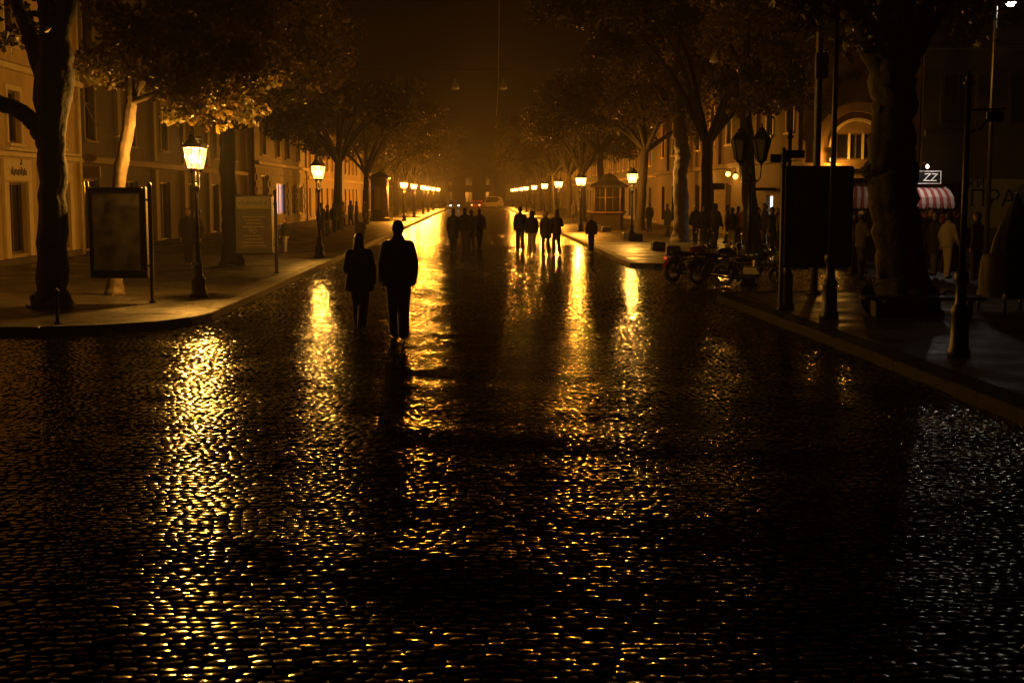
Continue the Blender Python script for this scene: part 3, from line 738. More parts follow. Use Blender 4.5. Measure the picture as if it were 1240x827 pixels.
def auto_limbs(rr, th, r0, lean=(0, 0), top=9.0, nb=7, spread=3.4):
    tip = Vector((lean[0], lean[1], th))
    limbs = [([(0, 0, -.1), (lean[0]*.05, lean[1]*.05, .35), (lean[0]*.45, lean[1]*.45, th*.5), tip], [r0*1.55, r0*1.1, r0*.92, r0*.8])]
    cl = []
    for k in range(nb):
        a = 2*PI*(k+rr.random()*.7)/nb; ln = spread*rr.uniform(.65, 1.1); zt = th+(top-th)*rr.uniform(.25, .9)
        e = tip+Vector((math.cos(a)*ln, math.sin(a)*ln, zt-th))
        m1 = tip+Vector((math.cos(a)*ln*.4, math.sin(a)*ln*.4, (zt-th)*.55))
        limbs.append(([tip-Vector((0, 0, .4)), m1, e], [r0*.55, r0*.33, r0*.08]))
        for q in range(5):
            t = .35+.75*rr.random(); c = m1.lerp(e, t)+Vector((rr.uniform(-1, 1), rr.uniform(-1, 1), rr.uniform(-.8, .6)))*.95
            cl.append((c.x, c.y, c.z, rr.uniform(.55, 1.15)))
        for q in range(2):
            e2 = e+Vector((rr.uniform(-1.2, 1.2), rr.uniform(-1.2, 1.2), rr.uniform(-1.0, .8))); limbs.append(([m1.lerp(e, .5), e.lerp(e2, .4), e2], [r0*.2, r0*.12, r0*.03]))
            cl.append((e2.x, e2.y, e2.z, rr.uniform(.6, 1.0)))
    return limbs, cl
rr = random.Random(3)
# left foreground tree with the low branch
x, y = gnd(63, 372, PV); D = y
def rel(px, py, dy=0):
    a = at(px, py, D+dy); return (a[0]-x, dy, a[1]-PV)
limbs = [([(0, 0, -.1), (.02, 0, .35), rel(63, 250), rel(63, 165), rel(64, 95), rel(66, 40)], [.50, .29, .25, .26, .36, .26]),
         ([rel(58, 175), rel(42, 150), rel(20, 132), rel(-8, 122), rel(-60, 90, -.5)], [.22, .17, .15, .14, .08]),
         ([rel(58, 105), rel(42, 62), rel(28, 25), rel(8, -20), rel(-40, -70, .6)], [.2, .15, .13, .12, .05]),
         ([rel(64, 60), rel(58, 15), rel(48, -40), rel(30, -140, -.5)], [.2, .17, .15, .06]),
         ([rel(68, 60), rel(80, 5), rel(100, -60), rel(150, -150, .8)], [.22, .18, .15, .06])]
cl = []
for k in range(46):
    a = rr.uniform(0, 2*PI); q = rr.uniform(.6, 4.2); cl.append((math.cos(a)*q, math.sin(a)*q*.9, rr.uniform(6.3, 10.5), rr.uniform(.6, 1.2)))
for k in range(7): p = rel(rr.uniform(-20, 40), rr.uniform(-10, 55), rr.uniform(-.6, .6)); cl.append((*p, rr.uniform(.25, .45)))
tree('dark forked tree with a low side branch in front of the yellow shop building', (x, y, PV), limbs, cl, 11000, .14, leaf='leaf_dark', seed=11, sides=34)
# leaning pale tree behind the poster board
x, y = gnd(139, 357, PV); D = y
limbs = [([(0, 0, -.1), rel(139, 330), rel(141, 260), rel(147, 200), rel(156, 150), rel(160, 112)], [.24, .15, .14, .14, .13, .13]),
         ([rel(160, 118), rel(155, 80), rel(150, 30, .4), rel(120, -40, .8)], [.13, .11, .08, .04]), ([rel(160, 118), rel(185, 75, .3), rel(215, 30, .6), rel(250, -50, 1)], [.11, .09, .07, .03]),
         ([rel(158, 125), rel(200, 110, -.5), rel(245, 105, -.8), rel(290, 95, -.5)], [.07, .05, .04, .02])]
cl = []
for k in range(60):
    p = rel(rr.uniform(100, 330), rr.uniform(-120, 118), rr.uniform(-2.6, 3.4)); cl.append((*p, rr.uniform(.35, .8)))
for k in range(44):
    p = rel(rr.uniform(185, 325), rr.uniform(85, 148), rr.uniform(-2.2, 1.5)); cl.append((*p, rr.uniform(.25, .42)))
tree('slim leaning pale trunk tree behind the tall poster board, its lowest leaves lit gold', (x, y, PV), limbs, cl, 22000, .12, 'barkpale', seed=12, sides=34)
# dark tree behind the second information board
x, y = gnd(281, 322, PV); D = y
limbs = [([(0, 0, -.1), rel(281, 300), rel(278, 250), rel(275, 190), rel(278, 140)], [.42, .26, .24, .23, .2]),
         ([rel(277, 150), rel(300, 150), rel(330, 125), rel(365, 100), rel(410, 70, .5)], [.16, .15, .13, .1, .04]), ([rel(277, 150), rel(262, 100), rel(250, 40), rel(240, -40)], [.16, .13, .1, .04])]
cl = []
for k in range(70):
    p = rel(rr.uniform(190, 420), rr.uniform(-140, 100), rr.uniform(-3.5, 4)); cl.append((*p, rr.uniform(.5, 1.1)))
for k in range(14): p = rel(rr.uniform(300, 420), rr.uniform(90, 128), rr.uniform(-2, 2)); cl.append((*p, rr.uniform(.3, .6)))
tree('dark leaning tree between the nearest lit lamp and the information board', (x, y, PV), limbs, cl, 14000, .14, seed=13, sides=34)
# huge dark tree on the right
x, y = gnd(1092, 380, PV); D = y
limbs = [([(0, 0, -.1), (.0, 0, .28), rel(1090, 320), rel(1084, 250), rel(1080, 205), rel(1082, 150), rel(1082, 95), rel(1084, 50)], [.90, .54, .42, .41, .44, .37, .39, .41]),
         ([rel(1078, 95), rel(1052, 45), rel(1022, -5), rel(985, -60), rel(930, -150, .6)], [.32, .25, .22, .17, .06]),
         ([rel(1086, 90), rel(1112, 40), rel(1142, -10), rel(1180, -80, -.5)], [.3, .25, .2, .08]),
         ([rel(1084, 60), rel(1085, 0), rel(1078, -80), rel(1090, -180)], [.36, .3, .22, .08]),
         ([rel(1075, 215), rel(1058, 208), rel(1051, 200)], [.3, .2, .12])]
cl = []
for k in range(70):
    a = rr.uniform(0, 2*PI); q = rr.uniform(.4, 5.2); cl.append((math.cos(a)*q, math.sin(a)*q*.9, rr.uniform(6.0, 11), rr.uniform(.6, 1.2)))
for k in range(30):
    p = rel(rr.uniform(930, 1180), rr.uniform(-30, 45), rr.uniform(-1.5, 2.5)); cl.append((*p, rr.uniform(.35, .7)))
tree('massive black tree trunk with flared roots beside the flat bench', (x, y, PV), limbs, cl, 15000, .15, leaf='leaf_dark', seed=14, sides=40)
# pale plane tree on the right pavement
x, y = gnd(824, 293, PV); D = y
limbs = [([(0, 0, -.1), rel(824, 280), rel(825, 240), rel(823, 215), rel(826, 190), rel(824, 165), rel(822, 135)], [.48, .36, .34, .31, .34, .32, .27]),
         ([rel(823, 150), rel(800, 110), rel(770, 70), rel(740, 20)], [.2, .17, .13, .05]), ([rel(823, 150), rel(845, 100), rel(872, 50), rel(900, -10)], [.2, .17, .12, .05]),
         ([rel(823, 140), rel(822, 80), rel(815, 10)], [.2, .15, .06])]
cl = []
for k in range(80):
    p = rel(rr.uniform(735, 905), rr.uniform(-60, 140), rr.uniform(-4, 4)); cl.append((*p, rr.uniform(.6, 1.3)))
tree('pale plane tree with an orange lit trunk behind the motorcycles', (x, y, PV), limbs, cl, 11000, .19, 'barkpale', seed=15, sides=34)
# tree behind the unlit lamp
x, y = gnd(912, 316, PV); D = y
limbs = [([(0, 0, -.1), rel(911, 300), rel(907, 230), rel(904, 150), rel(903, 90)], [.42, .24, .22, .2, .17]),
         ([rel(904, 110), rel(925, 70), rel(960, 30), rel(1000, -20)], [.13, .12, .09, .03]), ([rel(904, 105), rel(885, 60), rel(860, 10)], [.12, .1, .04]), ([rel(903, 95), rel(905, 40), rel(915, -30)], [.13, .1, .04])]
cl = []
for k in range(55):
    p = rel(rr.uniform(850, 1010), rr.uniform(-80, 60), rr.uniform(-3, 3)); cl.append((*p, rr.uniform(.45, .9)))
for k in range(22): p = rel(rr.uniform(885, 1000), rr.uniform(60, 135), rr.uniform(-2, 2)); cl.append((*p, rr.uniform(.25, .5)))
tree('slim dark tree behind the unlit double lamp', (x, y, PV), limbs, cl, 11000, .15, seed=16, sides=34)
# avenue trees further off: four kinds, repeated
kinds = []
for k in range(4):
    r2 = random.Random(50+k); lm, cl = auto_limbs(r2, 4.0+.4*k, .26, (r2.uniform(-.3, .3), r2.uniform(-.3, .3)), 10.5, 9, 4.9)
    kinds.append((lm, cl))
protoT = []
spots = [(-8.7, 83), (-8.5, 101), (-8.7, 122), (-8.5, 139), (-8.6, 157), (-8.4, 176), (-8.6, 197), (-8.5, 220), (-8.5, 246),
         (9.4, 54), (9.8, 80), (8.8, 93), (8.6, 108), (8.7, 125), (8.5, 143), (8.6, 161), (8.5, 181), (8.6, 203), (8.5, 226), (8.5, 250)]
for i, (tx, ty) in enumerate(spots):
    k = i % 4; side = 'left' if tx < 0 else 'right'
    lb = 'leafy avenue tree in the long row along the %s kerb' % side; gp = 'avenue trees along the %s kerb' % side
    if len(protoT) <= k:
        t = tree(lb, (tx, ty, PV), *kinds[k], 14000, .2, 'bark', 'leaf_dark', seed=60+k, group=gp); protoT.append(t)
    else:
        t = copy_tree(protoT[k]); t.location = (tx, ty, PV); t['label'] = lb; t['group'] = gp
    t.rotation_euler = (0, 0, rr.uniform(0, 6.28)); sc = rr.uniform(.9, 1.15); t.scale = (sc, sc, sc)
# trees closing the end of the street
for i in range(6):
    t = copy_tree(protoT[i % 4]); t.location = (-30+i*11+rr.uniform(-2, 2), 305+rr.uniform(-6, 6), 0); t.rotation_euler = (0, 0, rr.uniform(0, 6)); t.scale = (1.3, 1.3, 1.3)
    t['label'] = 'dark tree across the far end of the street'; t['group'] = 'trees closing the street'

# ------------------------------------------------------------------ poster boards and posts
def poster_board(label, px0, px1, pytop, pybot, base, post_px, post_top, face, near=True, rz=0):
    X, Y = gnd(post_px, base, PV)
    r = empty('poster_board', (X, Y, PV), rz, label, 'poster board')
    def L(px, py): a = at(px, py, Y); return (a[0]-X, a[1]-PV)
    x0, z1 = L(px0, pytop); x1, z0 = L(px1, pybot); pz = L(post_px, post_top)[1]
    s = MB()
    if face == 'opal':
        for (a, b, c, d) in ((x0, x0+.07, z0, z1), (x1-.07, x1, z0, z1), (x0+.072, x1-.072, z0, z0+.16), (x0+.072, x1-.072, z1-.07, z1)): s.b2(a, b, -.06, .10, c, d, 0, .02)
        s.build('case', 'darkmetal', r)
        s = MB(); s.b2(x0+.06, x1-.06, -.032, -.030, z0+.15, z1-.06); s = MB(); s.add([(x0+.06, -.03, z0+.15), (x1-.06, -.03, z0+.15), (x1-.06, -.03, z1-.06), (x0+.06, -.03, z1-.06)], [(0, 1, 2, 3)]); s.build('poster_face', face, r)
    else:
        s.box(((x0+x1)/2, .02, (z0+z1)/2), (x1-x0, .16, z1-z0), 0, None, .03); c = s.build('case', 'darkmetal', r)
        s = MB(); s.b2(x0+.07, x1-.07, -.068, -.061, z0+.16, z1-.07); s.build('poster_face', face, r)
    s = MB(); s.lathe([(.07, 0), (.07, .04), (.045, .06), (.045, pz-.05), (.055, pz-.03), (.03, pz+.03), (.005, pz+.06)], 10); s.build('post', 'iron', r)
    for z in (z0+.25, z1-.25):
        s = MB(); s.b2(min(x1, 0) if x1 < 0 else 0, max(x1, 0) if x1 < 0 else x0, -.02, .02, z-.02, z+.02); s.build('bracket', 'iron', r)
    edge = x1 if x1 < .0 else x0
    s = MB(); s.box((edge-.02 if edge == x1 else edge+.02, -.075, (z0+z1)/2), (.025, .03, z1-z0-.12), 0, None, .004); s.build('edge_trim', 'brushed', r)
    return r, L, x0, x1, z0, z1
b1, L1, *_ = poster_board('tall dark poster board in front of the slim leaning tree', 107, 180, 227, 337, 367, 185, 224, 'opal')
b2_, L2, x0, x1, z0, z1 = poster_board('information board with a pale header strip and lines of small print', 285, 332, 236, 308, 331, 335, 232, 'paper_dim')
hx0, hz1 = L2(287, 239); hx1, hz0 = L2(327, 253)
s = MB(); s.b2(hx0, hx1, -.078, -.070, hz0, hz1); s.build('header_strip', 'paper', b2_)
s = MB()
for k, py in enumerate((262, 266, 270, 274, 285, 289, 293, 297)):
    a = L2(294+(k % 3)*2, py); c = L2(322-(k*5 % 7), py+1.2); s.b2(a[0], c[0], -.074, -.069, c[1], a[1])
s.build('print_lines', 'paper', b2_)
a = L2(301, 283); text_mesh('numeral', '90', .24, 'paper', b2_, (a[0], -.072, a[1]), (PI/2, 0, 0), .003)
s = MB()
for k in range(14): a = L2(290+k*2.5, 248); s.b2(a[0], a[0]+.03, -.083, -.077, a[1], a[1]+.07+.025*(k*5 % 3))
s.build('header_strokes', 'paper_dim', b2_)
# big dark board on the right pavement, seen from its unlit side
b3, L3, *_ = poster_board('large black poster board beside the two tall poles on the right pavement', 950, 1030, 201, 324, 376, 945, 182, 'panelface')
s = MB(); a = L3(1006, 324); s.tube([(a[0], .05, 0), (a[0], .05, a[1]+.1)], .05, 8); s.build('post', 'iron', b3)

def ornate_post(name, label, cat, px, base, top_px, extra=None, k=1.0, h0=PV):
    X, Y = gnd(px, base, h0); z = at(px, top_px, Y)[1]-h0
    r = empty(name, (X, Y, h0), 0, label, cat)
    s = MB(); s.lathe([(.20*k, 0), (.20*k, .09), (.165*k, .12), (.15*k, .55), (.17*k, .60), (.15*k, .66), (.10*k, .72), (.09*k, .95), (.12*k, 1.0), (.135*k, 1.06), (.12*k, 1.12), (.07*k, 1.18)], 14); s.build('base', 'iron', r)
    s = MB(); s.tube([(0, 0, 1.1), (0, 0, z*.6), (0, 0, z)], [.062*k, .055*k, .048*k], 10); s.lathe([(.05, 0), (.08, .03), (.04, .07), (.05, .10), (.004, .2)], 10, (0, 0, z)); s.build('pole', 'iron', r)
    if extra: extra(r, X, Y, z)
    return r
def ex_signs(r, X, Y, z):
    for k, (px0, px1, py, a) in enumerate(((936, 951, 192, .35), (953, 969, 187, -.5))):
        c = at((px0+px1)/2, py, Y); s = MB(); s.box((c[0]-X, -.06, c[1]-PV), (.38, .025, .15), 0, Matrix.Rotation(a*.4, 3, 'Z'), .004); s.build('name_plate', 'frame', r)
ornate_post('sign_post', 'cast iron sign post with two small name plates beside the black poster board', 'sign post', 952, 374, 168, ex_signs, .75)
ornate_post('iron_pole', 'tall cast iron pole with an ornate base in front of the black poster board', 'pole', 1004, 386, -60, None, .85)
X, Y = gnd(985, 356, PV); r = empty('steel_pole', (X, Y, PV), 0, 'tall plain pole just behind the black poster board', 'pole')
s = MB(); s.lathe([(.16, 0), (.16, .05), (.09, .09), (.085, 1.2), (.075, 7.2), (.09, 7.25), (.01, 7.4)], 12); s.build('shaft', 'iron', r)
s = MB(); s.box((.02, -.12, 4.9), (.26, .14, .55), 0, None, .03); s.build('control_box', 'darkmetal', r)
def ex_br(r, X, Y, z):
    s = MB(); s.tube([(0, 0, z-.32), (.5, 0, z-.30)], .018, 6); s.tube([(0, 0, z-.62), (.18, 0, z-.56), (.34, 0, z-.31)], .013, 6); s.build('bracket', 'iron', r)
    s = MB(); s.box((.36, 0, z-.40), (.22, .02, .14), 0, None, .005); s.build('hanging_plate', 'darkmetal', r)
ornate_post('iron_post', 'black cast iron post with a bracket standing at the kerb before the flat bench', 'post', 1161, 432, 104, ex_br, .74)

# small bollard by the left tree
X, Y = gnd(70, 393, PV); bl = empty('bollard', (X, Y, PV), 0, 'short thin bollard before the forked tree', 'bollard')
s = MB(); s.lathe([(.06, 0), (.06, .03), (.035, .05), (.03, .5), (.045, .53), (.045, .57), (.02, .60), (.003, .62)], 10); s.build('stem', 'iron', bl)
# low granite blocks on the right pavement
for k, (px, py) in enumerate(((723, 279), (734, 281), (760, 290), (771, 292), (797, 303), (815, 309))):
    X, Y = gnd(px, py, PV); b = empty('granite_block', (X, Y, PV), rr.uniform(-.1, .1), 'low wet granite block in the line along the right pavement', 'stone block', 'granite blocks on the right pavement')
    s = MB(); s.box((0, 0, .17), (.5, .42, .34), 0, None, .05); s.build('block', 'kerb', b)
    s = MB(); s.box((0, 0, .02), (.58, .5, .04), 0, None, .01); s.build('footing', 'kerb', b)
# flat bench by the huge tree
X, Y = gnd(1118, 384, PV); bn = empty('bench', (X, Y, PV), R(-4), 'flat dark bench with no back beside the massive tree', 'bench')
a0 = at(1045, 368, Y)[0]-X; a1 = at(1186, 368, Y)[0]-X
for k in range(4): s = MB(); s.box(((a0+a1)/2, -.21+k*.14, .345), (a1-a0, .115, .055), 0, None, .008); s.build('slat', 'wood', bn)
for q in (a0+.25, a1-.25):
    s = MB(); s.box((q, 0, .16), (.10, .46, .31), 0, None, .015); s.build('leg', 'kerb', bn)
# covered cart at the right
X, Y = gnd(1226, 378, PV); ct = empty('vendor_cart', (X, Y, PV), R(6), 'vendor cart under a black cover with a closed parasol standing in it', 'cart')
bm = bmesh.new(); bmesh.ops.create_grid(bm, x_segments=1, y_segments=1, size=.1); bm.free()
def drape(prof, n=28, seed=5):
    r2 = random.Random(seed); vs = []; fs = []
    ph = [r2.uniform(0, 6.28) for _ in range(6)]
    for i, (rx, ry, z) in enumerate(prof):
        for k in range(n):
            t = 2*PI*k/n; f = 1+.035*math.sin(7*t+ph[0]+i*.2)+.03*math.sin(4*t+ph[1])+.015*math.sin(13*t+ph[2])
            c, s_ = math.cos(t), math.sin(t); q = (abs(c)**3.2+abs(s_)**3.2)**(-1/3.2)
            vs.append((rx*c*q*f, ry*s_*q*f, z+.025*math.sin(5*t+ph[3])))
    for i in range(len(prof)-1):
        for k in range(n): j = (k+1) % n; fs.append((i*n+k, i*n+j, (i+1)*n+j, (i+1)*n+k))
    fs.append(tuple((len(prof)-1)*n+k for k in range(n))); s = MB(); s.add(vs, fs, 0, True); return s
drape([(.50, .60, .30), (.51, .61, .6), (.49, .59, .95), (.47, .56, 1.05), (.30, .34, 1.10), (.06, .06, 1.12)]).build('tarpaulin', 'tarp', ct)
s = MB(); s.tube([(0, 0, .3), (0, 0, 2.2)], .022, 8); s.build('parasol_pole', 'iron', ct)
s = MB(); vs = []; fs = []; n = 32; prof = [(.36, 1.02), (.40, 1.12), (.36, 1.35), (.27, 1.62), (.17, 1.85), (.08, 2.02), (.03, 2.14)]
for i, (q, z) in enumerate(prof):
    for k in range(n):
        t = 2*PI*k/n; f = q*(1+.16*math.cos(8*t+.15*i)); vs.append((f*math.cos(t), f*math.sin(t), z-.04*math.cos(8*t)))
for i in range(len(prof)-1):
    for k in range(n): j = (k+1) % n; fs.append((i*n+k, i*n+j, (i+1)*n+j, (i+1)*n+k))
s.add(vs, fs, 0, True); s.build('closed_parasol', 'tarp', ct)
s = MB(); s.b2(-.44, .44, -.55, .55, .28, .38); s.build('tray', 'wood', ct)
for (sx, sy) in ((-.42, -.5), (.42, -.5), (-.42, .5), (.42, .5)): s = MB(); s.tube([(sx, sy, 0), (sx, sy, .3)], .03, 8); s.build('leg', 'iron', ct)

# ------------------------------------------------------------------ advertising column, kiosks
X, Y = gnd(460, 268, PV); ac = empty('advertising_column', (X, Y, PV), 0, 'round advertising column with an overhanging cap on the left pavement', 'advertising column')
s = MB(); s.lathe([(.86, 0), (.86, .25), (.78, .3), (.74, .32)], 24); s.build('plinth', 'kerb', ac)
s = MB(); s.lathe([(.72, .3), (.72, 3.4)], 24); s.build('drum', 'paper_dim', ac)
s = MB(); s.lathe([(.72, 3.38), (.88, 3.46), (.90, 3.6), (.80, 3.66), (.55, 3.85), (.2, 3.98), (.08, 4.05), (.01, 4.3)], 24); s.build('cap', 'darkmetal', ac)
for k in range(7):
    t = 2*PI*k/7; s = MB(); vs = []; n = 4
    for i in range(n+1):
        q = t+.36*(i/n*2-1)
        for z in (.75+.1*(k % 3), 2.6+.2*(k % 2)): vs.append((.728*math.cos(q), .728*math.sin(q), z))
    s.add(vs, [(2*i, 2*i+2, 2*i+3, 2*i+1) for i in range(n)], 0, True); s.build('poster', 'paper' if k % 2 else 'paper_dim', ac)
X, Y = gnd(737, 278, PV); kk = empty('hexagonal_kiosk', (X, Y, PV), R(12), 'small glazed hexagonal kiosk with a pointed roof and a finial', 'kiosk'); kk.scale = (.84, .84, .97)
def hexp(r, i): t = 2*PI*i/6; return (r*math.cos(t), r*math.sin(t))
s = MB(); s.lathe([(1.25, 0), (1.25, .12), (1.15, .14), (1.15, 1.05)], 6, sm=False); s.build('base_wall', 'wood', kk)
s = MB(); s.lathe([(1.15, 1.05), (1.42, 1.06), (1.42, 1.14), (1.15, 1.15)], 6, sm=False); s.build('counter', 'frame', kk)
for i in range(6):
    a, b = hexp(1.13, i), hexp(1.13, i+1)
    s = MB(); s.tube([(a[0], a[1], 1.14), (a[0], a[1], 2.7)], .06, 6); s.build('corner_post', 'frame', kk)
    s = MB(); s.add([(a[0]*.97, a[1]*.97, 1.15), (b[0]*.97, b[1]*.97, 1.15), (b[0]*.97, b[1]*.97, 2.7), (a[0]*.97, a[1]*.97, 2.7)], [(0, 1, 2, 3)]); s.build('pane', 'glass', kk)
    s = MB(); s.tube([(a[0]*.99, a[1]*.99, 2.05), (b[0]*.99, b[1]*.99, 2.05)], .025, 5); m_ = ((a[0]+b[0])/2, (a[1]+b[1])/2); s.tube([(m_[0], m_[1], 1.15), (m_[0], m_[1], 2.7)], .02, 5); s.build('glazing_bar', 'frame', kk)
s = MB(); s.lathe([(1.15, 2.68), (1.5, 2.7), (1.5, 2.82), (1.2, 2.95), (.75, 3.15), (.55, 3.4), (.2, 3.55), (.1, 3.6)], 6, sm=False); rf = s.build('roof', 'darkmetal', kk)
s = MB(); s.lathe([(.1, 3.58), (.05, 3.68), (.11, 3.78), (.03, 3.9), (.01, 4.35)], 8); s.build('finial', 'frame', rf)

# cafe kiosk with striped awning
Yk = 42.6; kx0 = at(1033, 250, Yk)[0]; kx1 = at(1156, 250, Yk)[0]; kzb = at(1100, 247, Yk)[1]-PV; kzt = at(1100, 221, Yk)[1]-PV
kc = empty('cafe_kiosk', ((kx0+kx1)/2, Yk, PV), 0, 'cafe kiosk with a red and white striped scalloped awning', 'kiosk')
W2 = (kx1-kx0)/2
s = MB(); s.b2(-W2*.86, W2*.86, 1.0, 2.6, 0, kzt+.15, 0, .03); s.build('cabin', 'wood', kc)
s = MB(); s.b2(-W2*.9, W2*.9, .45, .98, .95, 1.03, 0, .01); s.b2(-W2*.84, W2*.84, .55, .98, 0, .948); s.build('counter', 'wood', kc)
for sx in (-1, 1): s = MB(); s.tube([(sx*W2*.93, .05, 0), (sx*W2*.93, .05, kzb+.05)], .03, 8); s.build('awning_post', 'iron', kc)
ns = 28; s = MB(); depth = 1.1; prof = [(0, kzb), (.04, kzb+.22), (.2, kzb+.42), (.5, kzb+.56), (depth, kzt)]
def awx(q): return -W2+2*W2*q
for i in range(ns):
    q0, q1 = i/ns, (i+1)/ns
    vs = []
    for (yy, zz) in prof:
        f = 1-.16*(yy/depth)**.7
        vs += [(awx(q0)*f, yy, zz), (awx(q1)*f, yy, zz)]
    s.add(vs, [(2*j, 2*j+1, 2*j+3, 2*j+2) for j in range(len(prof)-1)], i % 2, False)
    xm = (awx(q0)+awx(q1))/2; xs = [awx(q0), awx(q0)+(awx(q1)-awx(q0))*.2, xm, awx(q0)+(awx(q1)-awx(q0))*.8, awx(q1)]; dz = [-.08, -.14, -.16, -.14, -.08]
    s.add([(a, -.003, kzb) for a in xs]+[(a, -.003, kzb+d) for a, d in zip(xs, dz)], [(j, 5+j, 6+j, j+1) for j in range(4)], i % 2)
for sx in (-1, 1):
    vs = [(sx*W2*(1-.16*(yy/depth)**.7), yy, zz) for (yy, zz) in prof]+[(sx*W2*(1-.16*(yy/depth)**.7), yy, kzb-.1) for (yy, zz) in prof]
    n = len(prof); s.add(vs, [(j, j+1, n+j+1, n+j) for j in range(n-1)], 1 if sx < 0 else 0)
s.build('awning', ['awn_r', 'awn_w'], kc)
sx0, sz1 = at(1068, 208, Yk+.3); sx1, sz0 = at(1138, 222, Yk+.3); cxk = (kx0+kx1)/2
sg = empty('shop_sign', ((sx0+sx1)/2, Yk+.3, sz0), 0, 'black framed shop sign with white slanted letters standing on the striped awning', 'sign'); hw = (sx1-sx0)/2; hh = sz1-sz0
s = MB(); s.b2(-hw, hw, -.03, .05, 0, hh); s.build('board', 'blackpaint', sg)
s = MB()
for (a, b, c, d) in ((-hw, hw, hh, hh+.025), (-hw, hw, -.025, 0), (-hw-.025, -hw, -.025, hh+.025), (hw, hw+.025, -.025, hh+.025)): s.b2(a, b, -.05, .05, c, d)
s.build('border', 'white', sg)
a = at(1116.5, 219.5, Yk+.3); t_ = text_mesh('lettering', 'ZZ', .36, 'white', sg, (a[0]-(sx0+sx1)/2, -.045, a[1]-sz0), (PI/2, 0, 0), .008)
t_.data.transform(Matrix(((1, .22, 0, 0), (0, 1, 0, 0), (0, 0, 1, 0), (0, 0, 0, 1))))
for dx in (-hw*.8, hw*.8): s = MB(); s.tube([(dx, .05, -.25), (dx, .05, .05)], .015, 6); s.build('strut', 'iron', sg)

X, Z = at(1122, 203, Yk-.1); kl = empty('kiosk_lamp', (X, Yk+.25, Z-.1), 0, 'small warm bulb on a bent arm above the striped awning', 'lamp')
s = MB(); s.tube([(0, .1, -.3), (0, .1, .2), (0, -.2, .28), (0, -.42, .2)], .015, 6); s.build('arm', 'iron', kl)
s = MB(); s.ell((0, -.42, .13), (.06, .06, .075), 10, 6); s.build('bulb', emit('dim_kiosk_bulb', (1, .8, .45), 1.2), kl)
ld = bpy.data.lights.new('kiosk_light', 'POINT'); ld.energy = 26; ld.color = (1, .84, .70); ld.shadow_soft_size = .07
lo = bpy.data.objects.new('kiosk_light', ld); col.objects.link(lo); lo.parent = kl; lo.location = (0, -.62, .12)
# pale street name board behind the motorcycles
X, Y = gnd(862, 300, PV); r = empty('direction_board', (X, Y, PV), 0, 'pale direction board on a thin post behind the motorcycles', 'sign'); z = at(862, 226, Y)[1]-PV
s = MB(); s.tube([(0, 0, 0), (0, 0, z+.1)], .035, 8); s.build('post', 'iron', r)
s = MB(); s.box((0, -.06, z), (.95, .04, .26), 0, None, .02); s.build('board', 'paper', r)

# ------------------------------------------------------------------ people
BATCH = []
class Loft(MB):
    def loft(s, secs, n=16):
        vs = []; fs = []
        for (c, rx, ry) in secs:
            for k in range(n): t = 2*PI*k/n; vs.append((c[0]+rx*math.cos(t), c[1]+ry*math.sin(t), c[2]))
        for i in range(len(secs)-1):
            for k in range(n): j = (k+1) % n; fs.append((i*n+k, i*n+j, (i+1)*n+j, (i+1)*n+k))
        fs.append(tuple(range(n-1, -1, -1))); fs.append(tuple((len(secs)-1)*n+k for k in range(n)))
        return s.add(vs, fs, 0, True)
    def limb(s, pts, rad, n=10):
        s.tube(pts, rad, n)
        for p, r in zip(pts, rad): s.ell(p, (r, r, r), 10, 6)
        return s
def queue(name, mb, m, parent, vox, extra=None):
    me = mb.mesh(name); o = link(name, me, None, parent)
    md = o.modifiers.new('r', 'REMESH'); md.mode = 'VOXEL'; md.voxel_size = vox; md.use_smooth_shade = True
    ms = o.modifiers.new('s', 'SMOOTH'); ms.factor = .6; ms.iterations = 6 if name in ('coat', 'jacket') else 3
    BATCH.append((o, m, extra)); return o
